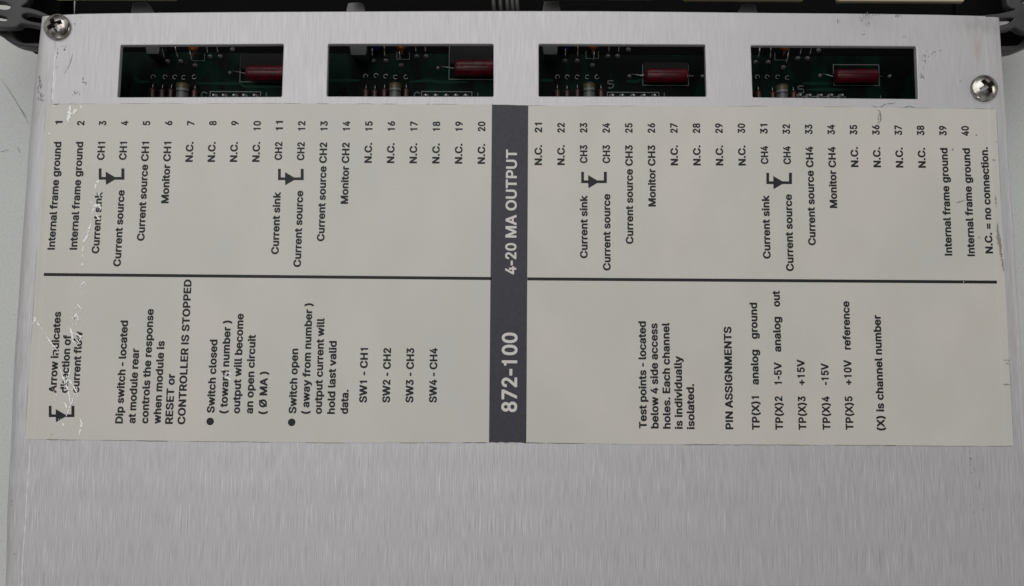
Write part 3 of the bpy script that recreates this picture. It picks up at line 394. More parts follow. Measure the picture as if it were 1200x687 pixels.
TITLE_FONT = {
    "0": [421, [[177, -4, 228, -6, 261, 2, 295, 20, 317, 38, 342, 70, 352, 86, 363, 110, 372, 138, 379, 170, 386, 223, 386, 323, 382, 366, 374, 400, 365, 430,
        354, 458, 331, 494, 318, 509, 291, 531, 261, 546, 212, 557, 178, 554, 147, 546, 135, 541, 103, 520, 76, 493, 56, 463, 40, 426, 29, 380, 22, 330, 22,
        220, 24, 196, 34, 146, 43, 116, 54, 90, 74, 58, 95, 34, 106, 25, 140, 5, 176, -4], [196, 90, 180, 95, 166, 106, 148, 130, 139, 150, 128, 193, 123,
        223, 121, 248, 121, 300, 123, 308, 123, 326, 130, 368, 139, 398, 157, 433, 171, 448, 189, 459, 216, 459, 232, 451, 249, 436, 260, 418, 271, 390, 278,
        363, 285, 320, 285, 303, 287, 293, 287, 253, 285, 246, 285, 226, 278, 183, 271, 158, 260, 130, 249, 113, 232, 97, 210, 89, 198, 89]]],
    "1": [421, [[186, 0, 238, -1, 256, 4, 264, 15, 264, 532, 256, 543, 238, 549, 202, 549, 184, 543, 177, 535, 169, 500, 154, 480, 135, 471, 90, 466, 82, 460,
        78, 452, 78, 400, 85, 390, 104, 384, 158, 384, 163, 380, 163, 15, 171, 4, 184, 1]]],
    "2": [421, [[59, 0, 346, -1, 361, 2, 373, 12, 374, 80, 369, 88, 361, 93, 346, 96, 185, 98, 189, 108, 266, 195, 324, 270, 348, 310, 362, 348, 365, 365, 365,
        420, 362, 435, 353, 462, 341, 483, 321, 509, 294, 531, 280, 538, 244, 551, 213, 556, 188, 556, 152, 549, 136, 543, 112, 531, 87, 511, 60, 478, 46,
        450, 39, 420, 36, 378, 42, 369, 51, 364, 64, 361, 109, 361, 130, 367, 137, 375, 138, 392, 143, 415, 156, 440, 168, 451, 186, 459, 217, 459, 241, 448,
        252, 435, 256, 428, 263, 410, 266, 392, 261, 362, 252, 342, 223, 298, 43, 85, 37, 75, 37, 12, 44, 4, 58, 1]]],
    "4": [421, [[253, 0, 306, -1, 320, 2, 330, 10, 332, 18, 332, 100, 335, 104, 369, 104, 380, 106, 387, 109, 393, 115, 395, 122, 395, 188, 390, 195, 382, 201,
        369, 204, 338, 204, 333, 205, 332, 342, 324, 353, 306, 359, 256, 359, 241, 354, 231, 345, 231, 210, 229, 205, 137, 205, 144, 222, 302, 520, 302, 535,
        290, 546, 274, 549, 225, 549, 207, 543, 198, 532, 20, 198, 15, 185, 15, 120, 22, 109, 40, 104, 227, 104, 231, 98, 231, 15, 238, 4, 252, 1]]],
    "7": [421, [[88, 0, 146, -1, 162, 3, 171, 12, 374, 460, 374, 532, 366, 543, 346, 549, 63, 549, 47, 546, 35, 535, 35, 468, 39, 460, 47, 454, 63, 451, 249,
        451, 254, 451, 255, 448, 67, 30, 66, 15, 68, 10, 78, 2, 87, 1]]],
    "8": [421, [[172, -4, 234, -6, 270, 2, 290, 10, 312, 22, 337, 42, 360, 70, 376, 100, 383, 130, 383, 178, 376, 210, 365, 236, 349, 258, 321, 284, 320, 288,
        344, 318, 362, 358, 365, 373, 365, 428, 360, 450, 343, 486, 315, 517, 299, 529, 276, 541, 256, 549, 213, 557, 175, 554, 144, 546, 126, 539, 94, 519,
        64, 486, 58, 476, 49, 456, 41, 426, 41, 373, 49, 346, 65, 315, 88, 288, 50, 248, 33, 216, 25, 186, 26, 126, 31, 103, 35, 90, 47, 70, 78, 35, 92, 25,
        130, 5, 171, -4], [184, 90, 162, 98, 146, 109, 139, 118, 127, 150, 127, 168, 132, 186, 139, 200, 147, 213, 157, 221, 175, 231, 186, 234, 220, 234,
        238, 229, 262, 210, 277, 180, 280, 170, 280, 148, 272, 126, 258, 107, 240, 95, 220, 89, 186, 89], [193, 330, 182, 332, 159, 347, 150, 363, 145, 376,
        143, 400, 148, 420, 154, 436, 166, 449, 189, 459, 218, 459, 240, 449, 249, 441, 258, 424, 263, 408, 264, 388, 257, 363, 245, 346, 231, 335, 225, 332,
        211, 329, 195, 329]]],
    "5": [421, [[170, -4, 223, -6, 256, 2, 286, 15, 313, 34, 341, 66, 356, 90, 363, 106, 372, 138, 375, 158, 375, 208, 365, 256, 358, 273, 341, 303, 308, 339,
        281, 356, 256, 366, 216, 374, 194, 374, 151, 364, 148, 368, 157, 448, 160, 452, 324, 452, 340, 455, 346, 459, 352, 468, 352, 533, 348, 540, 340, 546,
        324, 549, 92, 549, 76, 546, 65, 536, 60, 503, 46, 353, 37, 280, 38, 265, 45, 257, 52, 254, 101, 247, 115, 247, 128, 250, 146, 264, 169, 274, 182, 277,
        212, 276, 230, 269, 245, 256, 253, 246, 264, 226, 271, 198, 273, 183, 268, 153, 252, 118, 243, 107, 234, 100, 218, 92, 205, 89, 191, 89, 178, 92, 158,
        104, 141, 126, 133, 154, 126, 162, 119, 166, 104, 169, 58, 169, 43, 165, 33, 156, 33, 126, 36, 113, 49, 78, 62, 58, 81, 37, 99, 22, 126, 7, 148, 0,
        169, -4]]],
    "-": [277, [[41, 173, 215, 172, 232, 175, 241, 180, 246, 188, 245, 266, 232, 276, 215, 279, 48, 279, 30, 276, 21, 270, 16, 263, 16, 188, 25, 177, 40,
        174]]],
    "M": [643, [[61, 0, 118, -1, 135, 3, 145, 12, 148, 291, 150, 290, 168, 248, 257, 22, 262, 12, 270, 4, 290, -1, 338, -1, 354, 2, 366, 12, 469, 275, 475,
        288, 478, 288, 480, 12, 492, 2, 510, -1, 565, -1, 580, 2, 590, 9, 594, 18, 594, 530, 593, 535, 589, 540, 580, 546, 565, 549, 482, 549, 465, 546, 451,
        535, 327, 215, 318, 188, 315, 184, 312, 188, 176, 538, 165, 546, 148, 549, 65, 549, 50, 546, 40, 539, 36, 530, 36, 18, 37, 12, 44, 5, 60, 1]]],
    "A": [495, [[17, 0, 81, -1, 96, 2, 105, 8, 109, 12, 117, 30, 153, 138, 161, 141, 321, 141, 327, 135, 368, 18, 378, 5, 398, -1, 458, -1, 476, 3, 486, 12,
        487, 32, 439, 162, 307, 522, 301, 536, 291, 544, 271, 549, 204, 549, 186, 544, 176, 535, -7, 32, -6, 12, 4, 3, 16, 1], [194, 239, 191, 242, 193, 250,
        238, 380, 241, 378, 244, 370, 288, 242, 284, 239, 196, 239]]],
    "O": [548, [[231, -4, 298, -6, 348, 5, 398, 27, 425, 47, 460, 82, 478, 108, 493, 136, 506, 170, 511, 193, 519, 250, 519, 296, 516, 306, 516, 326, 506, 378,
        489, 420, 466, 458, 425, 502, 390, 526, 362, 539, 340, 546, 278, 557, 232, 554, 178, 541, 128, 516, 98, 492, 64, 453, 54, 438, 38, 404, 27, 376, 16,
        320, 16, 228, 19, 208, 34, 150, 54, 110, 82, 72, 100, 54, 132, 30, 172, 10, 195, 2, 230, -4], [240, 95, 218, 102, 194, 116, 179, 128, 157, 158, 142,
        190, 134, 220, 129, 250, 129, 298, 134, 330, 147, 370, 162, 398, 179, 420, 202, 439, 222, 449, 240, 454, 275, 457, 295, 454, 322, 444, 348, 427, 371,
        400, 386, 373, 399, 333, 404, 306, 404, 243, 396, 203, 383, 170, 362, 137, 348, 122, 330, 110, 302, 97, 288, 94, 242, 94]]],
    "U": [532, [[221, -6, 292, -7, 322, -1, 359, 10, 392, 26, 412, 41, 445, 74, 458, 92, 468, 112, 473, 124, 481, 162, 481, 530, 479, 537, 468, 545, 450, 548,
        398, 548, 380, 544, 370, 534, 369, 200, 366, 180, 356, 147, 341, 124, 320, 106, 305, 99, 285, 93, 232, 93, 202, 104, 185, 116, 178, 124, 169, 134,
        154, 167, 149, 194, 148, 534, 135, 545, 118, 548, 65, 548, 48, 544, 37, 534, 36, 160, 44, 124, 57, 97, 74, 72, 105, 41, 117, 32, 160, 9, 198, -2, 220,
        -5]]],
    "T": [464, [[193, 0, 254, -1, 274, 4, 283, 15, 283, 448, 290, 451, 414, 451, 434, 457, 443, 468, 443, 532, 438, 540, 430, 546, 412, 549, 40, 549, 22, 546,
        9, 535, 8, 468, 17, 457, 37, 451, 162, 451, 168, 448, 168, 15, 177, 4, 192, 1]]],
    "P": [459, [[61, 0, 122, -1, 140, 3, 150, 12, 151, 180, 153, 185, 260, 186, 322, 199, 350, 212, 378, 231, 396, 250, 415, 278, 428, 312, 434, 340, 434, 395,
        428, 422, 413, 460, 398, 483, 380, 501, 352, 521, 328, 533, 305, 541, 258, 549, 65, 549, 48, 544, 37, 535, 36, 18, 37, 12, 44, 5, 60, 1], [155, 281,
        151, 288, 152, 450, 158, 451, 258, 451, 271, 448, 295, 434, 311, 410, 319, 378, 319, 358, 313, 332, 303, 312, 295, 302, 280, 292, 260, 284, 240, 281,
        158, 281]]],
    " ": [188, []]}
D = {
    "entries": [[1, -107.95, -4.4, [["Internal frame ground", -35.11, -9.45]]], [2, -102.78, -4.37, [["Internal frame ground", -35.08, -9.42]]], [3, -97.6, -4.34, [["CH1", -13.77, -9.39], ["Current sink", -35.92, -21.42]]], [4, -92.42, -4.31, [["CH1", -13.73, -9.36], ["Current source", -38.94, -20.9]]], [5, -87.22, -4.28, [["Current source CH1", -32.89, -9.33]]], [6, -82.02, -4.25, [["Monitor CH1", -24.0, -9.3]]], [7, -76.8, -4.22, [["N.C.", -14.11, -9.26]]], [8, -71.58, -4.19, [["N.C.", -14.08, -9.23]]], [9, -66.35, -4.16, [["N.C.", -14.05, -9.2]]], [10, -61.11, -4.13, [["N.C.", -14.01, -9.17]]], [11, -55.86, -4.11, [["CH2", -13.54, -9.18], ["Current sink", -35.84, -21.17]]], [12, -50.6, -4.1, [["CH2", -13.56, -9.2], ["Current source", -38.8, -20.79]]], [13, -45.33, -4.09, [["Current source CH2", -32.72, -9.22]]], [14, -40.05, -4.07, [["Monitor CH2", -23.89, -9.23]]], [15, -34.76, -4.06, [["N.C.", -14.09, -9.25]]], [16, -29.47, -4.04, [["N.C.", -14.11, -9.27]]], [17, -24.16, -4.03, [["N.C.", -14.13, -9.29]]], [18, -18.85, -4.02, [["N.C.", -14.14, -9.3]]], [19, -13.52, -4.0, [["N.C.", -14.16, -9.32]]], [20, -8.19, -3.99, [["N.C.", -14.18, -9.34]]], [21, 5.17, -4.2, [["N.C.", -14.38, -9.54]]], [22, 10.49, -4.19, [["N.C.", -14.35, -9.52]]], [23, 15.81, -4.17, [["CH3", -13.85, -9.5], ["Current sink", -36.33, -21.51]]], [24, 21.12, -4.16, [["CH3", -13.85, -9.49], ["Current source", -39.14, -21.15]]], [25, 26.43, -4.15, [["Current source CH3", -32.91, -9.47]]], [26, 31.73, -4.14, [["Monitor CH3", -24.07, -9.45]]], [27, 37.03, -4.13, [["N.C.", -14.26, -9.43]]], [28, 42.32, -4.11, [["N.C.", -14.24, -9.41]]], [29, 47.61, -4.1, [["N.C.", -14.22, -9.39]]], [30, 52.88, -4.09, [["N.C.", -14.2, -9.37]]], [31, 58.16, -4.18, [["CH4", -13.81, -9.46], ["Current sink", -36.16, -21.25]]], [32, 63.43, -4.21, [["CH4", -13.84, -9.49], ["Current source", -39.03, -20.96]]], [33, 68.69, -4.23, [["Current source CH4", -32.96, -9.52]]], [34, 73.95, -4.25, [["Monitor CH4", -24.17, -9.55]]], [35, 79.2, -4.28, [["N.C.", -14.41, -9.58]]], [36, 84.44, -4.3, [["N.C.", -14.44, -9.61]]], [37, 89.68, -4.33, [["N.C.", -14.47, -9.64]]], [38, 94.92, -4.35, [["N.C.", -14.49, -9.67]]], [39, 100.15, -4.38, [["Internal frame ground", -35.17, -9.7]]], [40, 105.37, -4.4, [["Internal frame ground", -35.28, -9.74]]]],
    "notes": [["N.C. = no connection.", 109.58, -34.61, -9.42], ["Arrow indicates", -105.61, -68.13, -49.52], ["direction of", -102.98, -68.11, -54.87], ["current flow", -100.38, -68.09, -54.03], ["Dip switch - located", -90.03, -74.94, -51.45], ["at module rear", -87.13, -74.92, -57.84], ["controls the response", -84.23, -74.9, -48.75], ["when module is", -81.38, -74.94, -56.1], ["RESET or", -78.64, -74.96, -63.56], ["CONTROLLER IS STOPPED", -75.81, -75.04, -41.84], ["Switch closed", -69.23, -72.39, -55.69], ["( toward number )", -66.31, -72.51, -51.29], ["output will become", -63.42, -72.49, -49.69], ["an open circuit", -60.46, -72.52, -54.53], ["( Ø MA )", -57.38, -72.62, -62.94], ["Switch open", -50.58, -72.4, -57.65], ["( away from number )", -47.64, -72.49, -47.18], ["output current will", -44.76, -72.47, -50.61], ["hold last valid", -41.8, -72.45, -55.83], ["data.", -38.79, -72.43, -66.93], ["SW1 - CH1", -34.57, -69.84, -57.41], ["SW2 - CH2", -29.29, -69.8, -57.37], ["SW3 - CH3", -23.98, -69.76, -57.34], ["SW4 - CH4", -18.64, -69.73, -57.3], ["Test points - located", 29.15, -75.22, -50.84], ["below 4 side access", 31.83, -75.2, -51.28], ["holes. Each channel", 34.56, -75.24, -51.12], ["is individually", 37.29, -75.29, -58.75], ["isolated.", 40.0, -75.33, -65.07], ["PIN ASSIGNMENTS", 48.76, -75.27, -51.95], ["(X) is channel number", 83.08, -75.29, -49.01]],
    "tp": [[54.78, [["TP(X)1", -75.36, -67.77], ["analog", -65.16, -57.19], ["ground", -54.75, -46.38]]], [60.06, [["TP(X)2", -75.32, -67.73], ["1-5V", -65.12, -60.02], ["analog", -57.66, -49.61], ["out", -47.29, -43.6]]], [65.32, [["TP(X)3", -75.29, -67.69], ["+15V", -65.22, -59.36]]], [70.77, [["TP(X)4", -75.25, -67.66], ["-15V", -65.14, -60.18]]], [75.99, [["TP(X)5", -75.21, -67.62], ["+10V", -65.11, -59.38], ["reference", -57.03, -45.9]]]],
    "big": [["872-100", -0.34, -71.72, -53.65, "model_number"], ["4-20 MA OUTPUT", -0.71, -40.17, -10.69, "title_text"]],
    "arrows": [[[-98.8, -15.78], [-98.16, -15.77], [-98.05, -17.82], [-97.05, -17.81], [-97.12, -16.54], [-94.95, -17.8], [-93.38, -17.79], [-93.48, -15.75],
        [-92.78, -15.74], [-92.64, -18.44], [-94.92, -18.45], [-96.89, -19.68], [-97.02, -18.46], [-98.65, -18.47]], [[-56.69, -15.63], [-56.05, -15.62],
        [-55.98, -17.67], [-54.99, -17.66], [-55.03, -16.39], [-52.89, -17.65], [-51.31, -17.64], [-51.38, -15.6], [-50.68, -15.59], [-50.59, -18.29],
        [-52.87, -18.3], [-54.86, -19.53], [-54.96, -18.31], [-56.6, -18.32]], [[14.35, -15.92], [14.99, -15.91], [14.98, -17.95], [15.97, -17.95], [15.97,
        -16.68], [18.06, -17.93], [19.63, -17.92], [19.64, -15.89], [20.34, -15.88], [20.33, -18.57], [18.06, -18.58], [16.03, -19.81], [15.97, -18.6],
        [14.34, -18.61]], [[57.62, -15.88], [58.26, -15.88], [58.21, -17.91], [59.2, -17.91], [59.23, -16.64], [61.28, -17.9], [62.85, -17.89], [62.9,
        -15.85], [63.6, -15.85], [63.53, -18.53], [61.27, -18.55], [59.21, -19.78], [59.18, -18.56], [57.56, -18.57]], [[-107.14, -71.05], [-106.52, -71.04],
        [-106.4, -72.97], [-105.43, -72.97], [-105.51, -71.77], [-103.39, -72.95], [-101.86, -72.94], [-101.97, -71.01], [-101.29, -71.01], [-101.14, -73.55],
        [-103.35, -73.57], [-105.27, -74.74], [-105.4, -73.58], [-106.99, -73.6]]],
    "bul": [[-70.14, -74.32], [-51.56, -74.39]],
    "line": [[[-110.84, -40.9], [-6.42, -41.18]], [[1.87, -41.21], [110.84, -41.26]]],
    "band": [[-6.68, 0.07], [1.87, -0.05], [1.81, -78.53], [-6.63, -78.55]],
    "ltop": [[-112.08, -0.42], [-97.46, -0.2], [-62.5, 0.09], [-34.23, 0.1], [-6.8, 0.11], [1.87, -0.05], [28.25, -0.08], [58.42, 0.07], [86.54, -0.04], [98.57,
        -0.2], [112.01, -0.31]],
    "lbot": [[-111.9, -78.57], [-96.48, -78.66], [-78.99, -78.74], [-59.57, -78.85], [-40.17, -78.87], [-24.66, -78.74], [-6.65, -78.57], [1.87, -78.53], [14.06,
        -78.63], [27.59, -78.77], [56.58, -78.6], [83.6, -78.56], [99.02, -78.6], [112.03, -78.51]],
    "plate_top": [[-115.62, 21.41], [-104.2, 22.05], [-83.76, 22.41], [-63.33, 22.69], [-42.92, 22.88], [-22.51, 23.09], [-2.12, 23.22], [18.26, 23.31], [38.62,
        23.23], [58.95, 23.08], [79.28, 23.02], [99.57, 22.83], [113.96, 22.52]],
    "wins": [[[-95.33, 14.23], [-56.47, 14.7], [-56.49, 1.82], [-95.42, 1.48]], [[-45.85, 14.76], [-6.49, 14.97], [-6.37, 2.15], [-45.79, 1.97]], [[4.31, 15.03],
        [43.86, 15.09], [43.98, 2.43], [4.36, 2.25]], [[54.71, 14.96], [93.89, 14.93], [93.85, 2.13], [54.89, 2.33]]],
    "sc": [[[[-111.85, -50.85], [-110.35, -52.81], [-109.28, -54.18]], 0.174], [[[-108.85, -54.77], [-107.98, -56.14], [-106.71, -57.5], [-105.65, -58.86]],
        0.194], [[[-111.78, -52.03], [-111.27, -50.65]], 0.271], [[[-105.25, -62.18], [-104.34, -64.31], [-103.43, -66.44], [-102.51, -68.76], [-102.17,
        -71.08]], 0.213], [[[-102.51, -62.16], [-103.13, -64.89], [-103.78, -67.03]], 0.174], [[[-103.57, -64.11], [-102.08, -66.05], [-100.78, -68.17],
        [-100.53, -69.14]], 0.174], [[[-103.59, -70.32], [-102.93, -71.47]], 0.388], [[[-103.7, -74.94], [-103.28, -75.52]], 0.388], [[[-101.36, -68.37],
        [-101.85, -69.92], [-103.01, -73.4]], 0.155], [[[-99.88, -73.57], [-99.42, -74.91], [-99.53, -76.26], [-99.84, -77.61]], 0.213], [[[-103.23, -53.16],
        [-102.5, -55.51], [-101.26, -56.68]], 0.31], [[[-102.57, -54.33], [-100.76, -55.11], [-101.61, -57.27]], 0.233], [[[-102.67, -56.1], [-101.09,
        -56.09]], 0.465], [[[-102.03, -56.88], [-100.93, -55.5]], 0.349], [[[-103.18, -50.8], [-101.56, -51.38]], 0.194], [[[-102.74, -51.58], [-102.04,
        -50.0], [-101.37, -51.37]], 0.194], [[[-102.5, -48.82], [-101.77, -47.82], [-100.91, -49.0]], 0.174], [[[-101.44, -43.26], [-100.68, -42.66],
        [-100.27, -43.06]], 0.194], [[[-101.14, -45.05], [-100.91, -45.64]], 0.233], [[[-106.65, -4.91], [-106.37, -0.66]], 0.426], [[[-105.71, -2.73],
        [-104.77, -1.48]], 0.349], [[[-110.09, -0.48], [-110.01, -1.1]], 0.31], [[[-103.7, -0.65], [-103.87, -1.27]], 0.252], [[[-111.16, -7.72], [-110.58,
        -7.3]], 0.233], [[[-98.46, -18.5], [-99.39, -19.93], [-99.15, -20.54]], 0.31], [[[-100.38, -23.59], [-99.12, -24.6], [-99.81, -26.62]], 0.271],
        [[[-99.49, -25.21], [-98.34, -24.39], [-97.67, -25.6]], 0.233], [[[-98.8, -26.82], [-97.93, -28.02]], 0.194], [[[-99.88, -28.84], [-100.54, -31.26]],
        0.233], [[[-100.33, -31.46], [-101.42, -33.28]], 0.31], [[[-101.39, -33.88], [-101.41, -36.88]], 0.194], [[[-101.34, -38.08], [-101.3, -38.88]],
        0.233], [[[-98.69, -21.55], [-98.03, -22.77]], 0.174], [[[-105.6, -69.36], [-105.29, -68.01]], 0.136], [[[-67.0, -63.09], [-65.62, -63.46]], 0.194],
        [[[-67.36, -63.87], [-65.95, -64.83], [-65.39, -64.24]], 0.155], [[[102.29, -41.27], [102.49, -41.27]], 0.388]],
    "dk": [[[[110.84, -27.53], [111.0, -32.14], [111.44, -35.13], [111.85, -38.71]], 0.426], [[[111.3, -30.14], [111.52, -33.54]], 0.291], [[[110.76, -21.09],
        [110.83, -23.71]], 0.174], [[[110.4, -12.46], [111.19, -12.56]], 0.271], [[[101.13, -10.17], [101.54, -10.06]], 0.31], [[[84.11, -0.61], [84.69,
        -1.02], [84.83, -2.87], [84.39, -3.91]], 0.31], [[[84.27, -1.64], [84.07, -4.53]], 0.174], [[[110.8, -59.15], [111.97, -59.24]], 0.194], [[[111.15,
        -60.02], [111.93, -60.02]], 0.233], [[[110.33, -64.64], [112.07, -64.73]], 0.213], [[[106.9, -6.45], [107.19, -6.65]], 0.271], [[[106.33, -30.77],
        [106.72, -30.97]], 0.271], [[[111.62, -8.06], [111.81, -8.26]], 0.233], [[[101.56, -22.76], [103.57, -22.14]], 0.155], [[[-106.26, -77.65], [-105.88,
        -77.46]], 0.155], [[[-110.39, -0.48], [-108.99, -0.26]], 0.174]],
    "sf": [[[[-114.29, 5.94], [-114.19, 6.36], [-114.23, 6.78]], 0.141], [[[-114.15, 4.92], [-114.24, 5.13], [-114.36, 5.34]], 0.124], [[[-114.0, 0.46],
        [-114.21, 1.01], [-114.41, 1.56]], 0.154], [[[-114.14, 4.37], [-114.1, 4.8], [-114.06, 5.24]], 0.104], [[[-113.65, 1.9], [-113.82, 2.18], [-113.88,
        2.47]], 0.099], [[[-114.29, 3.41], [-114.37, 3.83], [-114.33, 4.25]], 0.135], [[[-114.39, 5.99], [-114.39, 6.26], [-114.52, 6.53]], 0.19], [[[-114.49,
        2.94], [-114.54, 3.48], [-114.6, 4.02]], 0.124], [[[-113.98, 3.93], [-114.02, 4.17], [-114.15, 4.4]], 0.207], [[[-114.08, 5.03], [-113.89, 5.46],
        [-113.99, 5.9]], 0.175], [[[-113.5, 1.88], [-113.48, 2.18], [-113.62, 2.47]], 0.177], [[[-113.82, 3.49], [-113.75, 4.02], [-113.66, 4.55]], 0.19],
        [[[-113.95, 5.08], [-114.21, 5.51], [-114.34, 5.94]], 0.181], [[[-113.61, 4.13], [-113.76, 4.61], [-113.96, 5.09]], 0.161], [[[-114.22, 2.3],
        [-114.22, 2.64], [-114.23, 2.98]], 0.146], [[[-113.74, 0.95], [-113.82, 1.54], [-113.69, 2.12]], 0.119], [[[-113.6, 0.59], [-113.6, 0.76], [-113.51,
        0.94]], 0.193], [[[-113.47, 0.99], [-113.46, 1.15], [-113.5, 1.3]], 0.109], [[[-112.96, 0.54], [-112.91, 0.72], [-112.87, 0.91]], 0.12], [[[-113.74,
        1.37], [-113.78, 1.66], [-113.78, 1.95]], 0.174], [[[-112.98, 1.51], [-113.05, 1.78], [-112.99, 2.05]], 0.183], [[[-113.49, 0.48], [-113.38, 0.71],
        [-113.35, 0.95]], 0.114], [[[-113.22, 0.46], [-113.17, 0.58], [-113.19, 0.69]], 0.2], [[[-113.33, 1.32], [-113.33, 1.51], [-113.41, 1.7]], 0.206],
        [[[-113.56, 1.66], [-113.68, 1.83], [-113.68, 2.0]], 0.198], [[[-110.38, 12.87], [-110.27, 13.14], [-110.35, 13.41]], 0.103], [[[-110.35, 10.93],
        [-110.43, 11.17], [-110.53, 11.42]], 0.162], [[[-110.13, 11.75], [-110.21, 12.08], [-110.21, 12.42]], 0.154], [[[-110.62, 8.13], [-110.62, 8.4],
        [-110.74, 8.67]], 0.212], [[[-111.02, 11.27], [-111.04, 11.47], [-111.04, 11.66]], 0.102], [[[-110.13, 8.25], [-110.12, 8.62], [-110.0, 8.98]],
        0.126], [[[-110.21, 11.82], [-110.21, 12.13], [-110.26, 12.45]], 0.15], [[[-108.44, 13.6], [-108.29, 13.89], [-108.36, 14.18]], 0.126], [[[-109.15,
        13.65], [-109.33, 13.76], [-109.25, 13.88]], 0.117], [[[-108.56, 12.95], [-108.52, 13.1], [-108.57, 13.25]], 0.211], [[[-108.63, 12.76], [-108.7,
        12.98], [-108.82, 13.2]], 0.196], [[[-108.64, 13.35], [-108.68, 13.52], [-108.71, 13.69]], 0.109], [[[-108.64, 12.92], [-108.57, 13.13], [-108.64,
        13.33]], 0.14], [[[-103.12, 4.32], [-103.05, 4.5], [-103.11, 4.68]], 0.129], [[[-103.88, 4.95], [-103.87, 5.17], [-103.9, 5.39]], 0.115], [[[-103.61,
        4.79], [-103.61, 4.96], [-103.77, 5.13]], 0.145], [[[-102.82, 4.84], [-102.83, 4.95], [-102.92, 5.06]], 0.127], [[[-103.8, 5.6], [-103.95, 5.87],
        [-104.05, 6.14]], 0.158], [[[-103.02, 4.61], [-103.01, 4.86], [-103.15, 5.12]], 0.136], [[[-103.41, 4.79], [-103.45, 5.03], [-103.56, 5.27]], 0.148],
        [[[-103.75, 5.68], [-103.73, 5.99], [-103.8, 6.29]], 0.167], [[[-104.39, 1.95], [-104.38, 2.11], [-104.38, 2.26]], 0.155], [[[-104.85, 2.32],
        [-104.79, 2.59], [-104.89, 2.86]], 0.199], [[[-105.25, 2.21], [-105.21, 2.37], [-105.24, 2.52]], 0.143], [[[-105.43, 2.22], [-105.63, 2.51], [-105.7,
        2.8]], 0.12], [[[-105.66, 2.63], [-105.57, 2.8], [-105.57, 2.97]], 0.115], [[[-106.03, 1.81], [-106.08, 1.95], [-106.13, 2.1]], 0.104], [[[-105.6,
        2.06], [-105.47, 2.32], [-105.45, 2.57]], 0.123], [[[-110.86, 3.32], [-110.97, 3.48], [-111.01, 3.63]], 0.163], [[[-111.0, 2.62], [-111.03, 2.93],
        [-111.3, 3.23]], 0.107], [[[-110.7, 2.66], [-110.75, 2.91], [-110.81, 3.16]], 0.132], [[[-106.67, 11.86], [-107.14, 9.55], [-108.22, 7.24]], 0.107],
        [[[-114.85, 18.98], [-114.84, 18.88]], 0.058], [[[82.03, 22.07], [82.11, 22.42], [82.2, 22.77]], 0.165], [[[82.82, 22.7], [82.67, 23.07], [82.52,
        23.43]], 0.11], [[[82.93, 19.92], [82.9, 20.06], [82.89, 20.2]], 0.128], [[[80.82, 21.78], [80.76, 21.96], [80.68, 22.14]], 0.102], [[[81.54, 22.3],
        [81.63, 22.62], [81.78, 22.95]], 0.102], [[[81.69, 20.89], [81.49, 21.37], [81.38, 21.84]], 0.084], [[[82.42, 21.51], [82.21, 21.77], [82.33, 22.03]],
        0.164], [[[82.28, 19.83], [82.14, 20.29], [82.0, 20.75]], 0.098], [[[82.8, 21.94], [83.0, 22.42], [83.17, 22.9]], 0.119], [[[81.68, 21.71], [81.77,
        22.05], [81.67, 22.39]], 0.141], [[[82.99, 20.43], [82.98, 20.61], [83.1, 20.79]], 0.109], [[[81.22, 20.9], [81.12, 21.29], [81.03, 21.67]], 0.166],
        [[[82.36, 22.44], [82.28, 22.75], [82.4, 23.06]], 0.148], [[[82.83, 20.76], [82.81, 20.93], [82.83, 21.11]], 0.169], [[[82.77, 20.32], [82.7, 20.59],
        [82.65, 20.86]], 0.122], [[[83.24, 21.67], [83.38, 22.05], [83.43, 22.43]], 0.132], [[[81.01, 21.69], [80.99, 21.9], [81.18, 22.12]], 0.122],
        [[[81.65, 17.74], [81.75, 17.93], [81.69, 18.11]], 0.096], [[[81.65, 17.63], [81.6, 17.75], [81.59, 17.87]], 0.124], [[[81.75, 17.83], [81.82, 17.95],
        [81.74, 18.06]], 0.134], [[[81.26, 17.57], [81.38, 17.76], [81.41, 17.94]], 0.152], [[[81.64, 18.41], [81.66, 18.56], [81.75, 18.71]], 0.126],
        [[[87.09, 22.59], [87.15, 22.84], [87.26, 23.08]], 0.107], [[[84.49, 22.44], [84.5, 22.57], [84.43, 22.69]], 0.149], [[[84.55, 22.65], [84.55, 22.82],
        [84.45, 22.99]], 0.174], [[[85.17, 22.53], [85.15, 22.69], [85.09, 22.85]], 0.13], [[[83.78, 22.39], [83.84, 22.56], [83.85, 22.73]], 0.163],
        [[[86.29, 22.65], [86.31, 22.86], [86.22, 23.08]], 0.141], [[[85.36, 22.35], [85.42, 22.51], [85.41, 22.67]], 0.126], [[[82.67, 22.46], [82.66,
        22.64], [82.64, 22.83]], 0.163], [[[83.84, 22.42], [83.88, 22.59], [83.86, 22.77]], 0.124], [[[82.59, 22.42], [82.51, 22.54], [82.62, 22.66]], 0.132],
        [[[90.61, 22.35], [90.53, 22.48], [90.57, 22.62]], 0.116], [[[89.69, 22.24], [89.65, 22.44], [89.71, 22.65]], 0.078], [[[89.72, 22.05], [89.83,
        22.25], [89.78, 22.45]], 0.106], [[[89.31, 22.05], [89.3, 22.3], [89.52, 22.55]], 0.115], [[[89.97, 22.22], [89.83, 22.49], [89.9, 22.76]], 0.154],
        [[[90.12, 21.95], [90.0, 22.1], [90.02, 22.25]], 0.104], [[[90.48, 22.42], [90.42, 22.69], [90.42, 22.95]], 0.142], [[[89.41, 22.16], [89.3, 22.43],
        [89.59, 22.7]], 0.143], [[[89.86, 22.28], [89.79, 22.57], [89.72, 22.86]], 0.104], [[[75.67, 20.64], [75.58, 20.75], [75.66, 20.86]], 0.114],
        [[[75.57, 20.99], [75.47, 21.28], [75.5, 21.58]], 0.19], [[[75.9, 20.98], [75.97, 21.12], [75.95, 21.27]], 0.181], [[[75.47, 20.34], [75.48, 20.69],
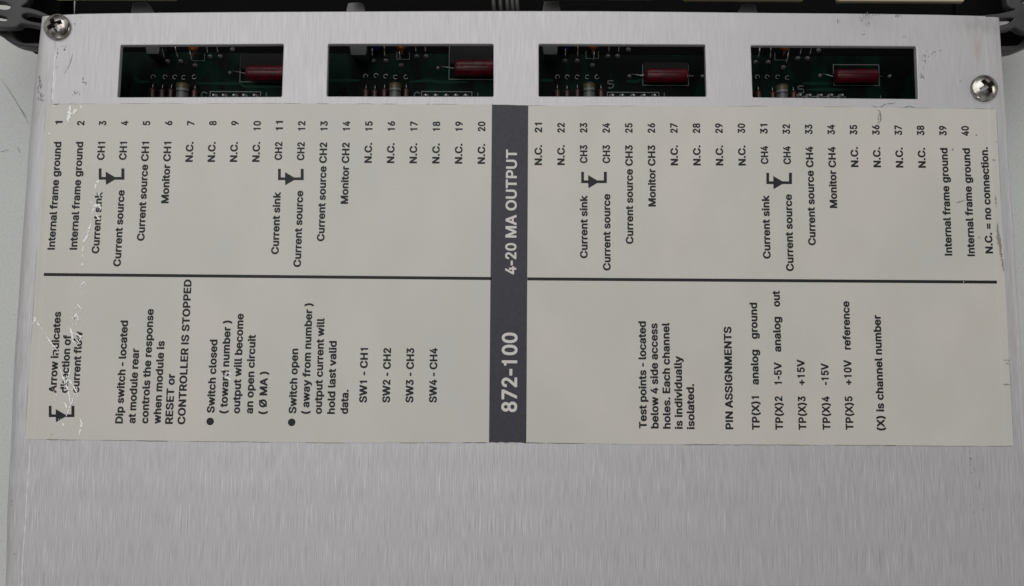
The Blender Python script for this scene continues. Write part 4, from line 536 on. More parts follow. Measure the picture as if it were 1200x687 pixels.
        [75.52, 21.03]], 0.162], [[[90.74, 17.31], [91.01, 17.35], [91.03, 17.39]], 0.064], [[[91.32, 17.41], [91.4, 17.42], [91.54, 17.44]], 0.087], [[[90.9,
        17.23], [91.15, 17.27], [91.3, 17.3]], 0.089], [[[91.32, 17.04], [91.52, 17.05], [91.69, 17.06]], 0.065], [[[91.55, 17.44], [91.74, 17.45], [91.82,
        17.46]], 0.076], [[[96.02, 10.78], [96.0, 11.0], [95.88, 11.21]], 0.153], [[[96.5, 12.24], [96.7, 12.44], [96.63, 12.64]], 0.115], [[[95.32, 9.44],
        [95.39, 9.77], [95.53, 10.1]], 0.139], [[[95.9, 11.16], [95.93, 11.43], [96.0, 11.71]], 0.167], [[[95.87, 12.53], [95.95, 12.87], [95.96, 13.21]],
        0.112], [[[95.66, 11.18], [95.71, 11.29], [95.74, 11.41]], 0.182], [[[95.99, 12.27], [95.96, 12.43], [96.03, 12.59]], 0.196], [[[95.66, 12.34],
        [95.63, 12.45], [95.61, 12.56]], 0.114], [[[95.33, 11.24], [95.24, 11.6], [95.22, 11.96]], 0.152], [[[95.09, 12.14], [95.11, 12.33], [95.16, 12.52]],
        0.164], [[[95.82, 12.58], [95.91, 12.72], [95.91, 12.85]], 0.179], [[[95.82, 11.22], [95.83, 11.39], [95.92, 11.57]], 0.098], [[[95.46, 12.65],
        [95.48, 12.92], [95.28, 13.19]], 0.132], [[[94.73, 7.15], [94.68, 7.35], [94.74, 7.55]], 0.109], [[[94.91, 7.16], [94.86, 7.34], [94.87, 7.52]],
        0.155], [[[95.21, 7.28], [95.21, 7.4], [95.18, 7.52]], 0.157], [[[95.38, 6.99], [95.4, 7.23], [95.25, 7.48]], 0.188], [[[95.14, 7.37], [95.3, 7.54],
        [95.27, 7.7]], 0.103], [[[94.55, 7.43], [94.58, 7.61], [94.48, 7.8]], 0.179], [[[94.97, 7.47], [95.05, 7.71], [95.17, 7.96]], 0.171], [[[94.92, 7.78],
        [94.8, 8.07], [94.79, 8.37]], 0.188], [[[97.33, 12.93], [97.43, 13.03], [97.62, 13.13]], 0.186], [[[98.03, 13.55], [98.25, 13.62], [98.44, 13.7]],
        0.131], [[[97.76, 13.38], [97.93, 13.53], [98.22, 13.68]], 0.098], [[[98.19, 13.27], [98.32, 13.36], [98.4, 13.44]], 0.105], [[[96.17, 13.63], [96.23,
        13.76], [96.43, 13.89]], 0.143], [[[97.8, 13.35], [97.87, 13.45], [97.99, 13.54]], 0.184], [[[98.24, 13.66], [98.38, 13.72], [98.47, 13.78]], 0.173],
        [[[99.39, 13.93], [99.71, 13.83]], 0.31], [[[104.04, 6.34], [104.04, 6.48], [104.16, 6.63]], 0.129], [[[103.96, 6.48], [103.89, 6.59], [103.95,
        6.71]], 0.119], [[[-106.52, 19.19], [-106.49, 19.36], [-106.57, 19.52]], 0.184], [[[-106.73, 19.3], [-106.55, 19.41], [-106.67, 19.52]], 0.098],
        [[[-106.57, 19.38], [-106.63, 19.5], [-106.62, 19.61]], 0.125], [[[-105.22, 21.01], [-105.33, 21.15], [-105.31, 21.28]], 0.082], [[[-105.14, 21.05],
        [-105.09, 21.16], [-105.08, 21.28]], 0.09], [[[82.94, 0.42], [84.52, -0.19], [86.17, 0.85], [88.18, 0.96], [88.4, 1.38]], 0.174], [[[90.15, -0.06],
        [91.77, 0.36], [92.96, -0.04]], 0.174], [[[102.1, -81.58], [102.15, -81.43], [102.17, -81.28]], 0.143], [[[102.34, -81.51], [102.26, -81.4], [102.4,
        -81.28]], 0.148], [[[102.4, -81.62], [102.45, -81.49], [102.42, -81.36]], 0.192], [[[102.21, -81.53], [102.17, -81.46], [102.2, -81.39]], 0.126],
        [[[102.14, -84.61], [102.2, -84.55], [102.13, -84.49]], 0.172], [[[102.29, -80.13], [102.22, -80.04], [102.23, -79.96]], 0.197], [[[102.73, -82.05],
        [102.71, -81.99], [102.75, -81.94]], 0.17], [[[102.23, -83.05], [102.16, -82.9], [102.25, -82.76]], 0.138], [[[102.3, -82.3], [102.22, -82.14],
        [102.18, -81.97]], 0.15], [[[103.23, -91.09], [103.26, -90.74], [103.48, -90.39]], 0.066], [[[103.74, -88.3], [103.78, -87.8], [103.95, -87.29]],
        0.089], [[[102.61, -93.48], [102.49, -93.08], [102.42, -92.69]], 0.068], [[[104.02, -87.29], [104.06, -86.79], [104.01, -86.28]], 0.093], [[[103.16,
        -84.26], [103.0, -83.86], [103.0, -83.46]], 0.085], [[[102.22, -93.92], [102.24, -93.45], [102.18, -92.99]], 0.061], [[[104.38, -92.95], [104.53,
        -92.67], [104.58, -92.38]], 0.097], [[[103.09, -88.06], [103.17, -87.55], [103.16, -87.04]], 0.079], [[[-114.34, -93.29], [-114.43, -93.15], [-114.48,
        -93.02]], 0.118], [[[-114.35, -93.45], [-114.44, -93.3], [-114.5, -93.15]], 0.153], [[[-114.41, -92.57], [-114.35, -92.4], [-114.31, -92.24]], 0.19],
        [[[-112.88, -104.23], [-112.95, -104.11], [-112.84, -103.99]], 0.19], [[[-113.04, -104.13], [-112.97, -103.99], [-112.95, -103.84]], 0.189]],
    "screws": [[-110.53, 18.48], [109.32, 4.71]],
    "W": [{"joint": [[[-91.02, 16.47], [-91.75, 19.45]], [[-87.63, 16.48], [-88.52, 20.67]], [[-83.83, 15.43], [-84.43, 18.3]], [[-80.08, 17.84], [-80.5, 21.51]], [[-77.45, 17.86], [-77.91, 21.53]], [[-74.36, 19.75], [-74.66, 22.34]]], "ring": [[-94.49, 12.27], [-91.4, 12.29], [-88.9, 12.3], [-86.58, 12.2], [-83.89, 12.33]], "res": [[[-93.81, 8.79], [-93.6, 4.49]], [[-91.32, 8.6], [-91.12, 4.5]], [[-89.04, 8.73], [-88.84, 4.51]], [[-83.01, 8.53], [-82.83, 4.55]]], "big": [[-85.91, 10.03], [-85.59, 3.03], 3.43], "disc": [-83.18, 18.67], "cap": [[-69.7, 14.82], [-56.45, 10.51]], "box": [[-72.18, 18.36], [-56.89, 11.21]], "cj": [[-74.69, 13.57]], "hdr": [[-79.68, 8.59], [-66.71, 6.1]], "pins": [[-78.29, 7.53], [-75.8, 7.55], [-73.11, 7.56], [-70.61, 7.58], [-67.92, 7.59]], "tick": [-65.24, 7.88], "c": [-81.19, 7.91], "block": [[-95.17, 19.77], [-91.42, 16.85]], "tr": [[[-99.69, 12.24], [-98.09, 11.06], [-95.39, 11.08]], [[-83.05, 10.75], [-72.27, 10.81], [-70.7, 9.95], [-61.47, 10.0]]]}, {"joint": [[[-37.82, 16.96], [-37.88, 19.75]], [[-34.65, 16.98], [-34.83, 21.36]], [[-30.7, 15.8], [-30.83, 18.59]], [[-26.7, 18.21], [-26.84, 21.8]], [[-24.27, 18.23], [-24.41, 21.82]]], "ring": [[-39.76, 12.78], [-37.07, 12.99], [-34.56, 12.8], [-32.06, 12.62], [-29.37, 12.64]], "res": [[[-39.3, 8.9], [-39.2, 4.8]], [[-37.01, 8.79], [-36.92, 4.81]], [[-34.55, 9.04], [-34.45, 4.82]], [[-29.03, 9.15], [-28.95, 4.85]]], "big": [[-31.76, 10.41], [-31.62, 3.34], 3.25], "disc": [-30.24, 19.35], "cap": [[-16.7, 16.48], [-5.28, 12.04]], "box": [[-18.33, 20.85], [-4.95, 12.18]], "cj": [[-21.14, 15.06]], "hdr": [[-25.26, 8.9], [-12.38, 6.41]], "pins": [[-24.09, 7.84], [-21.6, 7.85], [-18.91, 7.87], [-16.42, 7.88], [-13.93, 7.9]], "tick": [-10.86, 8.19], "c": [-26.4, 8.22], "block": [[-43.37, 20.05], [-38.93, 16.86]], "blue": [-37.1, 20.1], "tr": [[[-49.93, 11.73], [-41.46, 11.78]], [[-28.58, 11.45], [-23.39, 11.88], [-20.7, 11.42], [-13.4, 11.46]]]}, {"joint": [[[11.5, 17.23], [11.5, 20.02]], [[14.66, 17.25], [14.66, 21.63]], [[18.62, 16.08], [18.9, 18.86]], [[22.59, 18.48], [22.76, 22.07]], [[25.05, 18.5], [25.31, 22.09]], [[27.88, 20.3], [27.7, 22.9]]], "ring": [[9.59, 12.85], [12.08, 12.87], [14.66, 12.88], [17.27, 12.9], [19.76, 12.91]], "res": [[[9.49, 9.17], [9.49, 5.07]], [[11.96, 9.07], [11.96, 5.09]], [[14.61, 9.32], [14.61, 5.1]], [[20.61, 9.23], [20.6, 5.14]]], "big": [[17.56, 10.69], [17.55, 3.62], 3.25], "disc": [18.53, 19.82], "cap": [[31.77, 14.59], [42.69, 10.67]], "box": [[31.5, 16.23], [43.26, 10.87]], "cj": [[28.13, 13.23], [31.48, 13.45], [46.82, 13.26]], "hdr": [[22.43, 8.97], [35.63, 6.68]], "pins": [[23.58, 8.11], [26.07, 8.12], [28.94, 8.14], [31.62, 8.16], [34.3, 8.17]], "tick": [36.99, 8.46], "five": [23.32, 11.07], "block": [[5.4, 20.31], [9.37, 17.28]], "blue": [11.7, 20.37], "tr": [[[4.98, 12.03], [8.63, 12.06]], [[27.24, 11.96], [29.93, 11.86], [31.47, 12.58]]]}, {"joint": [[[60.66, 17.1], [61.11, 20.29]], [[63.81, 17.12], [63.91, 21.5]], [[67.73, 15.75], [68.39, 19.13]], [[71.44, 18.15], [71.85, 21.94]], [[73.93, 18.17], [74.42, 21.95]], [[76.88, 20.37], [76.55, 22.36]]], "ring": [[60.95, 13.14], [63.45, 13.15], [66.13, 13.17], [68.62, 12.98]], "res": [[[60.65, 9.07], [60.56, 5.36]], [[64.24, 8.89], [64.16, 5.38]], [[69.55, 8.92], [69.46, 5.41]]], "big": [[66.49, 10.5], [66.33, 3.9], 3.25], "disc": [67.22, 19.69], "cap": [[79.94, 14.67], [90.76, 10.83]], "box": [[80.53, 16.62], [92.22, 11.14]], "cj": [[77.06, 13.62], [91.38, 12.2], [94.87, 13.53]], "hdr": [[70.21, 8.14], [83.36, 6.95]], "pins": [[71.37, 8.38], [73.85, 8.39], [76.72, 8.41], [79.4, 8.43], [82.07, 8.44]], "tick": [92.37, 7.99], "five": [72.1, 9.96], "tr": [[[72.41, 11.62], [80.07, 11.66]], [[73.51, 9.97], [83.46, 10.03]]]}],
    "brL": {"plate": [[-141.52, 42.96], [-125.29, 43.04], [-124.0, 36.29], [-123.81, 30.02], [-124.38, 28.79], [-125.5, 27.89], [-123.65, 27.57], [-121.03, 26.8], [-118.6, 25.7], [-116.37, 24.27], [-116.2, 21.61], [-118.81, 22.15], [-121.2, 22.69], [-124.02, 23.23], [-125.31, 23.33], [-126.23, 22.66], [-127.82, 22.34], [-130.39, 22.37], [-134.69, 22.62], [-140.11, 23.48]], "holes": [[[-137.35, 29.95], [-133.01, 29.3], [-130.85, 29.13], [-129.32, 28.76], [-128.3, 27.99], [-128.36, 27.32], [-129.42, 27.04], [-130.71, 27.17], [-133.33, 27.74], [-137.26, 28.61]], [[-136.03, 26.39], [-132.77, 25.85], [-130.6, 25.48], [-129.29, 25.09], [-128.77, 24.47], [-129.22, 24.11], [-130.51, 24.15], [-133.12, 24.62], [-135.95, 25.27]], [[-125.24, 25.55], [-124.63, 26.0], [-123.34, 26.08], [-121.6, 25.68], [-119.85, 25.14], [-118.94, 24.25], [-119.76, 23.69], [-121.48, 23.8], [-123.44, 24.23], [-124.77, 24.89]]], "rim": [[-143.24, 29.09], [-137.56, 26.17], [-133.04, 24.04], [-131.94, 23.93], [-129.85, 22.14], [-127.54, 20.23], [-123.38, 20.03], [-119.67, 19.94], [-119.6, 18.81], [-123.32, 19.02], [-126.17, 19.23], [-129.04, 19.84], [-131.07, 20.78], [-132.92, 22.23], [-137.45, 24.58], [-143.15, 27.73]], "back": [[-136.8, 27.43], [-133.21, 27.92], [-132.55, 31.68], [-130.64, 33.81], [-131.61, 48.98], [-123.16, 49.02], [-121.57, 22.61], [-127.44, 22.58], [-131.96, 22.67], [-134.33, 24.41]]},
    "brR": {"plate": [[139.48, 44.36], [122.33, 44.28], [121.44, 35.31], [121.71, 30.19], [121.99, 29.41], [122.81, 28.79], [123.75, 28.42], [121.91, 27.88], [119.33, 27.29], [115.03, 26.38], [114.82, 21.96], [119.53, 22.87], [122.11, 23.37], [123.4, 23.77], [124.43, 23.12], [125.88, 22.57], [129.68, 22.26], [138.21, 22.97]], "holes": [[[116.69, 25.4], [118.41, 25.87], [120.55, 26.15], [123.15, 26.2], [122.86, 25.65], [121.76, 24.87], [120.03, 24.35], [117.89, 23.97], [116.63, 24.18]], [[125.03, 30.54], [125.91, 30.99], [128.48, 31.33], [130.59, 30.9], [128.41, 30.0], [126.28, 29.99]]], "rim": [[141.38, 30.14], [133.58, 26.48], [129.27, 22.86], [127.68, 21.5], [126.13, 20.73], [122.66, 20.58], [117.04, 20.55], [116.97, 19.2], [122.59, 19.28], [125.19, 19.43], [127.83, 20.27], [133.38, 22.88], [141.22, 27.42]], "back": [[121.38, 27.65], [126.33, 27.91], [130.41, 28.75], [132.59, 27.71], [133.89, 26.78], [133.32, 24.46], [130.57, 23.4], [121.16, 23.0]], "back2": [[115.68, 50.22], [130.18, 50.29], [129.8, 34.24], [128.36, 32.59], [121.58, 31.62], [114.84, 31.58]]},
    "bars": [[[-114.7, 32.92], [-84.66, 27.75]], [[-77.57, 33.11], [-49.77, 28.46]], [[-42.37, 33.29], [-14.69, 28.86]], [[4.9, 33.53], [32.43, 28.58]], [[39.79,
        33.71], [69.26, 28.29]], [[77.34, 33.9], [108.31, 28.02]]],
    "tabs": [[[-97.35, 25.26], [-97.51, 28.37], [-96.9, 29.04], [-93.89, 29.06], [-92.06, 26.62], [-91.78, 25.29]], [[-43.52, 25.54], [-43.49, 28.65], [-42.87,
        29.33], [-40.08, 29.34], [-39.2, 28.23], [-39.03, 25.57]], [[5.73, 25.8], [5.85, 29.69], [6.36, 29.92], [9.35, 29.93], [9.68, 29.38], [9.79, 25.82]],
        [[54.15, 26.06], [55.06, 28.73], [55.92, 29.4], [58.48, 29.41], [59.0, 28.53], [58.94, 26.09]]],
    "wires": [[[-6.49, 26.19], [-6.82, 29.54], [-7.06, 35.76]], [[-4.77, 26.2], [-5.1, 29.55], [-5.35, 35.77]], [[-3.04, 26.21], [-3.38, 29.56], [-3.63, 35.78]],
        [[-1.75, 26.22], [-2.09, 29.56], [-2.34, 35.79]], [[-0.56, 26.22], [-0.91, 29.57], [-1.16, 35.79]]],
    "tsc": [[[-149.85, 20.53], [-147.16, 17.26], [-144.44, 13.23], [-140.59, 6.97]], [[-148.39, -1.08], [-145.98, -0.56]], [[-143.6, 0.45], [-142.49, -1.54]],
        [[-143.36, 11.73], [-141.46, 8.97]]]}

# ------------------------------------------------------------------ helpers
def empty(name, loc):
    o = bpy.data.objects.new(name, None); col.objects.link(o); o.location = loc; o.empty_display_size = 0.02; return o
def link(name, me, parent, mats, loc=(0, 0, 0)):
    """one mesh object; the mesh is given in mm in the cover plane"""
    me.transform(__import__('mathutils').Matrix.Scale(MM, 4))
    me.transform(__import__('mathutils').Matrix.Translation(-Vector(loc)*MM))
    me.materials.clear()
    for m in (mats if isinstance(mats, (list, tuple)) else [mats]): me.materials.append(M[m])
    me.name = name
    o = bpy.data.objects.new(name, me); col.objects.link(o)
    o.parent = parent
    base = Vector((0, 45, ZC)) if parent is module else Vector((0, 0, 0))
    o.location = (base + Vector(loc) - Vector(parent.get('_o', (0, 0, 0))))*MM
    return o
class MB:
    def __init__(s): s.v = []; s.f = []; s.mi = []; s.sm = []
    def add(s, vs, fs, mi=0, smooth=False):
        k = len(s.v); s.v += [tuple(map(float, q)) for q in vs]
        for f in fs: s.f.append([k+i for i in f]); s.mi.append(mi); s.sm.append(smooth)
    def box(s, x0, x1, y0, y1, z0, z1, mi=0, b=0.0):
        if b > 0:
            vs = []
            for z, e in ((z0, 0), (z1-b, 0), (z1, b)):
                vs += [(x0+e, y0+e, z), (x1-e, y0+e, z), (x1-e, y1-e, z), (x0+e, y1-e, z)]
            fs = [(3, 2, 1, 0), (8, 9, 10, 11)]
            for k in (0, 4):
                for i in range(4): fs.append((k+i, k+(i+1) % 4, k+4+(i+1) % 4, k+4+i))
            s.add(vs, fs, mi); return
        s.add([(x0, y0, z0), (x1, y0, z0), (x1, y1, z0), (x0, y1, z0), (x0, y0, z1), (x1, y0, z1), (x1, y1, z1), (x0, y1, z1)],
              [(3, 2, 1, 0), (4, 5, 6, 7), (0, 1, 5, 4), (1, 2, 6, 5), (2, 3, 7, 6), (3, 0, 4, 7)], mi)
    def prism(s, poly, z0, z1, mi=0):
        a = sum(poly[i][0]*poly[(i+1) % len(poly)][1]-poly[(i+1) % len(poly)][0]*poly[i][1] for i in range(len(poly)))
        if a < 0: poly = poly[::-1]
        k = len(poly); vs = [(x, y, z0) for x, y in poly]+[(x, y, z1) for x, y in poly]
        s.add(vs, [tuple(range(k-1, -1, -1)), tuple(range(k, 2*k))]+[(i, (i+1) % k, k+(i+1) % k, k+i) for i in range(k)], mi)
    def lathe(s, c, axis, prof, seg=16, mi=0):
        """prof = [(radius, distance along axis, optional material)]"""
        ax = Vector(axis).normalized(); u = ax.orthogonal().normalized(); w = ax.cross(u); c = Vector(c)
        k = len(s.v)
        for q in prof:
            for i in range(seg):
                t = 2*math.pi*i/seg; s.v.append(tuple(c+ax*q[1]+(u*math.cos(t)+w*math.sin(t))*q[0]))
        for j in range(len(prof)-1):
            mm = prof[j][2] if len(prof[j]) > 2 else mi
            for i in range(seg):
                a = k+j*seg+i; b = k+j*seg+(i+1) % seg
                s.f.append([a, b, b+seg, a+seg]); s.mi.append(mm); s.sm.append(True)
        s.f.append([k+(len(prof)-1)*seg+i for i in range(seg)]); s.mi.append(mi); s.sm.append(False)
        s.f.append([k+i for i in range(seg-1, -1, -1)]); s.mi.append(mi); s.sm.append(False)
    def tube(s, pts, r, seg=8, mi=0):
        pts = [Vector(q) for q in pts]; k = len(s.v); N = len(pts)
        for j, q in enumerate(pts):
            t = (pts[min(j+1, N-1)]-pts[max(j-1, 0)]).normalized(); u = t.cross(Vector((0.31, 0.2, 0.93))).normalized(); w = t.cross(u)
            for i in range(seg):
                a = 2*math.pi*i/seg; s.v.append(tuple(q+(u*math.cos(a)+w*math.sin(a))*r))
        for j in range(N-1):
            for i in range(seg):
                a = k+j*seg+i; b = k+j*seg+(i+1) % seg; s.f.append([a, b, b+seg, a+seg]); s.mi.append(mi); s.sm.append(True)
        s.f.append([k+i for i in range(seg-1, -1, -1)]); s.f.append([k+(N-1)*seg+i for i in range(seg)]); s.mi += [mi, mi]; s.sm += [False, False]
    def stroke(s, pts, w, z, mi=0, jag=0.25, drop=0.0):
        """a thin flat sliver with tapered, ragged ends lying at height z"""
        P = [Vector((q[0], q[1], 0)) for q in pts]
        R = []
        for a, b in zip(P, P[1:]):
            k = max(2, int((b-a).length/0.35))
            for i in range(k): R.append(a+(b-a)*i/k)
        R.append(P[-1]); N = len(R); L = []; Q = []
        for j, q in enumerate(R):
            t = R[min(j+1, N-1)]-R[max(j-1, 0)]
            t = t.normalized() if t.length > 1e-6 else Vector((1, 0, 0))
            nn = Vector((-t.y, t.x, 0)); e = min(1.0, 0.35+2.2*min(j, N-1-j)/max(N-1, 1))
            h = w*0.5*e
            L.append(q+nn*h*(1+random.uniform(-jag, jag))); Q.append(q-nn*h*(1+random.uniform(-jag, jag)))
        hz = (lambda x: z(x)) if callable(z) else (lambda x: z)
        vs = [(q.x, q.y, hz(q.x)) for q in L]+[(q.x, q.y, hz(q.x)) for q in Q]
        s.add(vs, [(N+j, N+j+1, j+1, j) for j in range(N-1) if random.random() >= drop], mi)
    def build(s, name, mats, parent, loc=(0, 0, 0)):
        me = bpy.data.meshes.new(name); me.from_pydata(s.v, [], s.f); me.update()
        me.polygons.foreach_set('material_index', s.mi); me.polygons.foreach_set('use_smooth', s.sm)
        mi = list(s.mi)
        o = link(name, me, parent, mats, loc)
        o.data.polygons.foreach_set('material_index', mi)
        return o
def curve_mesh(splines, extrude=0.0, bevel=0.0, offset=0.0, z=0.0, res=1):
    """fill closed outlines (holes allowed) and return a mesh in mm"""
    cu = bpy.data.curves.new('outline', 'CURVE'); cu.dimensions = '2D'; cu.fill_mode = 'BOTH' if extrude or bevel else 'FRONT'
    K = 60.0                                                        # filled at a large size, then scaled back
    cu.extrude = extrude*K; cu.bevel_depth = bevel*K; cu.bevel_resolution = res; cu.offset = offset*K; cu.resolution_u = 4
    for S in splines:
        sp = cu.splines.new('POLY'); sp.points.add(len(S)-1)
        for b, c in zip(sp.points, S): b.co = (c[0]*K, c[1]*K, 0, 1)
        sp.use_cyclic_u = True
    o = bpy.data.objects.new('outline', cu); col.objects.link(o)
    dg = bpy.context.evaluated_depsgraph_get(); dg.update()
    me = bpy.data.meshes.new_from_object(o.evaluated_get(dg))
    bpy.data.objects.remove(o); bpy.data.curves.remove(cu)
    for v in me.vertices: v.co = v.co/K; v.co.z += z
    return me
def smooth_poly(P, n=6):
    out = []; N = len(P)
    for i in range(N):
        p0, p1, p2, p3 = (Vector(P[(i+k) % N]) for k in (-1, 0, 1, 2))
        for j in range(n):
            t = j/n; out.append(tuple(0.5*((2*p1)+(p2-p0)*t+(2*p0-5*p1+4*p2-p3)*t*t+(3*p1-p0-3*p2+p3)*t**3)))
    return out
CAPH = 560
def text_splines(s, x, y0, y1, cap, face=None):
    """outlines of a line of print that reads up the cover: baseline at x, ink from y0 to y1"""
    pen = 0; gl = []; lo = 1e9; hi = -1e9
    for ch in s:
        adv, g = (face or FONT)[ch]
        for sp in g:
            pts = [(sp[i]+pen, sp[i+1]) for i in range(0, len(sp), 2)]
            gl.append(pts); lo = min(lo, min(q[0] for q in pts)); hi = max(hi, max(q[0] for q in pts))
        pen += adv
    ku = (y1-y0)/(hi-lo); kv = cap/CAPH
    return [[(x-v*kv, y0+(u-lo)*ku) for u, v in sp] for sp in gl]
CAP_MM = 1.76
def join_lines(lines, cap=CAP_MM, face=None):
    S = []
    for s, x, y0, y1 in lines: S += text_splines(s, x, y0, y1, cap, face)
    return S
def interp(x, P): return float(np.interp(x, [q[0] for q in P], [q[1] for q in P]))

# ------------------------------------------------------------------ the setting
module = None
bmT = MB(); bmT.box(-700, 700, -600, 600, -30, 0)
module = empty('output_module', (0, -0.045, 0))
tb = bpy.data.meshes.new('tabletop'); tb.from_pydata([(a*MM, b*MM, c*MM) for a, b, c in bmT.v], [], bmT.f)
table = bpy.data.objects.new('tabletop', tb); col.objects.link(table); tb.materials.append(M['table']); table['kind'] = 'structure'
mk = MB()
for pl in D['tsc']: mk.stroke(pl, 0.22, 0.03)
mm = bpy.data.meshes.new('scratch'); mm.from_pydata([(a*MM, b*MM, c*MM) for a, b, c in mk.v], [], mk.f); mm.materials.append(M['table_mark'])
ts = bpy.data.objects.new('scratch', mm); col.objects.link(ts); ts.parent = table

module['label'] = 'aluminium cased control module lying on a pale table, with a large printed beige label'
module['category'] = 'control module'

# ------------------------------------------------------------------ cover plate
XF_L, XF_R = -110.75, 110.75          # where the flat ends and the side bends begin
EDGE_L = [(-140, -114.9), (-110, -115.2), (-95, -115.8), (-60, -116.5), (-11, -116.4), (8, -115.9), (24, -115.0)]
EDGE_R = [(-140, 115.8), (-60, 115.6), (-25, 115.25), (-5, 115.0), (24, 114.5)]
YB = -136.0
top = D['plate_top']
ytop = lambda x: interp(x, top)
outer = [(XF_L, YB), (XF_R, YB)]+[(x, ytop(x)) for x in np.linspace(XF_R, XF_L, 40)]
def round_rect(q, r=0.35):
    out = []; q = [Vector(a) for a in q]; N = 4
    for i in range(4):
        a, b, c = q[i-1], q[i], q[(i+1) % 4]
        p = b+(a-b).normalized()*r; s_ = b+(c-b).normalized()*r
        for t in (0, 0.33, 0.67, 1): out.append(tuple((p*(1-t)+b*t)*(1-t)+(b*(1-t)+s_*t)*t))
    return out
holes = [round_rect(w) for w in D['wins']]
plate = curve_mesh([outer]+holes, extrude=0.5, bevel=0.2, offset=-0.2, z=-0.7, res=1)
cov = MB()
cov.v = [tuple(v.co) for v in plate.vertices]; cov.f = [list(q.vertices) for q in plate.polygons]; cov.mi = [0]*len(cov.f); cov.sm = [False]*len(cov.f)
BZ, BP = 2.2, 4.0
def bendz(d, R): return -BZ*(1-(1-min(1.0, d/R)**BP)**(1/BP))
def bend(side):
    """side fold: a fine burnished ridge, a wide bend and the flange down to the table, following the slightly bowed edge"""
    ys = list(np.linspace(YB, 21.4 if side < 0 else 22.3, 42)); rows = []
    X0 = XF_L if side < 0 else XF_R; RG = 0.045 if side < 0 else 0.0
    for y in ys:
        xe = interp(y, EDGE_L if side < 0 else EDGE_R); R = abs(xe-X0)
        w = 0.03*math.sin(y*0.37)+0.02*math.sin(y*1.3+1)
        pr = [(X0-side*0.6, -0.45), (X0-side*0.52, -0.03), (X0-side*0.40+w*0.3, 0.006), (X0-side*0.14, RG+0.006), (X0+side*0.06, RG*0.7+0.005), (X0+side*0.22, 0.002)]
        for a in (0.12, 0.25, 0.38, 0.5, 0.6, 0.69, 0.77, 0.84, 0.895, 0.94, 0.97, 0.99, 1.0):
            pr.append((X0+side*(R*a+0.05*math.sin(y*0.21+9*a)*a), bendz(R*a, R)))
        pr += [(xe+side*0.06, -16), (xe, -39.8), (xe-side*1.2, -39.8), (xe-side*1.2, -5), (X0+side*R*0.45, -1.7), (X0-side*0.5, -1.24)]
        rows.append([(x, y, z) for x, z in pr])
    K = len(rows[0]); vs = [q for r in rows for q in r]; fs = []
    for j in range(len(rows)-1):
        for i in range(K-1):
            a = j*K+i; q = (a, a+1, a+K+1, a+K); fs.append(q if side > 0 else q[::-1])
    cov.add(vs, fs, 0, True)
    last = [(len(rows)-1)*K+i for i in range(K)]; cov.add([vs[i] for i in last], [tuple(range(K)) if side < 0 else tuple(range(K-1, -1, -1))], 0)
bend(-1); bend(1)
cov.box(-113.5, 113.5, YB-1.2, YB, -39.8, -0.05)          # closed rear end
cov.box(-113.5, 113.5, YB, 19, -39.8, -38.6)              # floor pan
for x0, ya, yb, w in ((-110.9, -135, -79.2, 0.42), (-110.8, 0.8, 13.5, 0.34), (110.95, -135, -92, 0.16)):   # rubbed bright line along the start of each fold
    for k in range(int((yb-ya)/0.8)):
        y = ya+k*0.8; x = x0+0.05*math.sin(y*0.5)
        e = [w*0.5*(0.75+0.25*math.sin(q*1.9)+0.15*math.sin(q*5.3)) for q in (y, y+0.8)]; xx = [x0+0.05*math.sin(q*0.5) for q in (y, y+0.8)]
        cov.add([(xx[0]-e[0], y, 0.062), (xx[0]+e[0], y, 0.062), (xx[1]+e[1], y+0.8, 0.062), (xx[1]-e[1], y+0.8, 0.062)], [(0, 1, 2, 3)], 1)
cover = cov.build('cover_plate', ['aluminium', 'burnish'], module)
cover['label'] = 'brushed aluminium cover with four rectangular access windows'
def zflat(x):
    for X0, E in ((XF_L, 116.3), (XF_R, 115.3)):
        s = -1 if X0 < 0 else 1
        d = s*x-abs(X0)
        if d > 0:
            return bendz(d, E-abs(X0)-0.2)
    return 0.0
def clusters(L, gap):
    """marks that lie close together count as one patch of wear"""
    G = []
    for pl, w in L:
        hit = [g for g in G if any((p[0]-q[0])**2+(p[1]-q[1])**2 < gap*gap for o2, w2 in g for q in o2 for p in pl)]
        n2 = [(pl, w)]
        for g in hit: n2 += g; G.remove(g)
        G.append(n2)
    return G
for g in clusters(D['sf'], 4.0):
    mb = MB()
    for pl, w in g: mb.stroke(pl, w*1.0, lambda x: zflat(x)+0.035, jag=0.9)
    mb.build('scuff', 'scuff', cover)

# ------------------------------------------------------------------ printed label
LZ = 0.11
ltop, lbot = D['ltop'], D['lbot']
rag = lambda x, k, a: a*(0.5*math.sin(x*1.7+k)+0.3*math.sin(x*4.1+2*k)+0.35*math.sin(x*0.63+k*3))
def lt(x): return interp(x, ltop)+rag(x, 1.0, 0.03)
def lb(x): return interp(x, lbot)+rag(x, 2.3, 0.035)+(0.06*math.sin(x*2.9) if -7 < x < 2 else 0)+0.1*math.exp(-((x+62)/1.5)**2)
xl0, xl1 = ltop[0][0], ltop[-1][0]
zl = lambda x: zflat(x)+LZ+(0.05 if abs(abs(x)-110.7) < 0.5 else 0)
lab = MB()
xs = sorted(list(np.linspace(xl0, xl1, 420))+[-110.6, 110.6, -110.9, 110.9, -110.3, 110.3])
NR = 9; vs = []; fs = []
for x in xs:
    a, b = lt(x), lb(x)
    vs.append((x, b, zl(x)-LZ-0.02))
    for r in range(NR):
        y = b+(a-b)*r/(NR-1); e = 0.035*max(0, math.sin(x*0.5+1.2))**6 if r in (0, NR-1) and not -9 < x < 4 else 0
        vs.append((x, y, zl(x)+e))
    vs.append((x, a, zl(x)-LZ-0.02))
K = NR+2
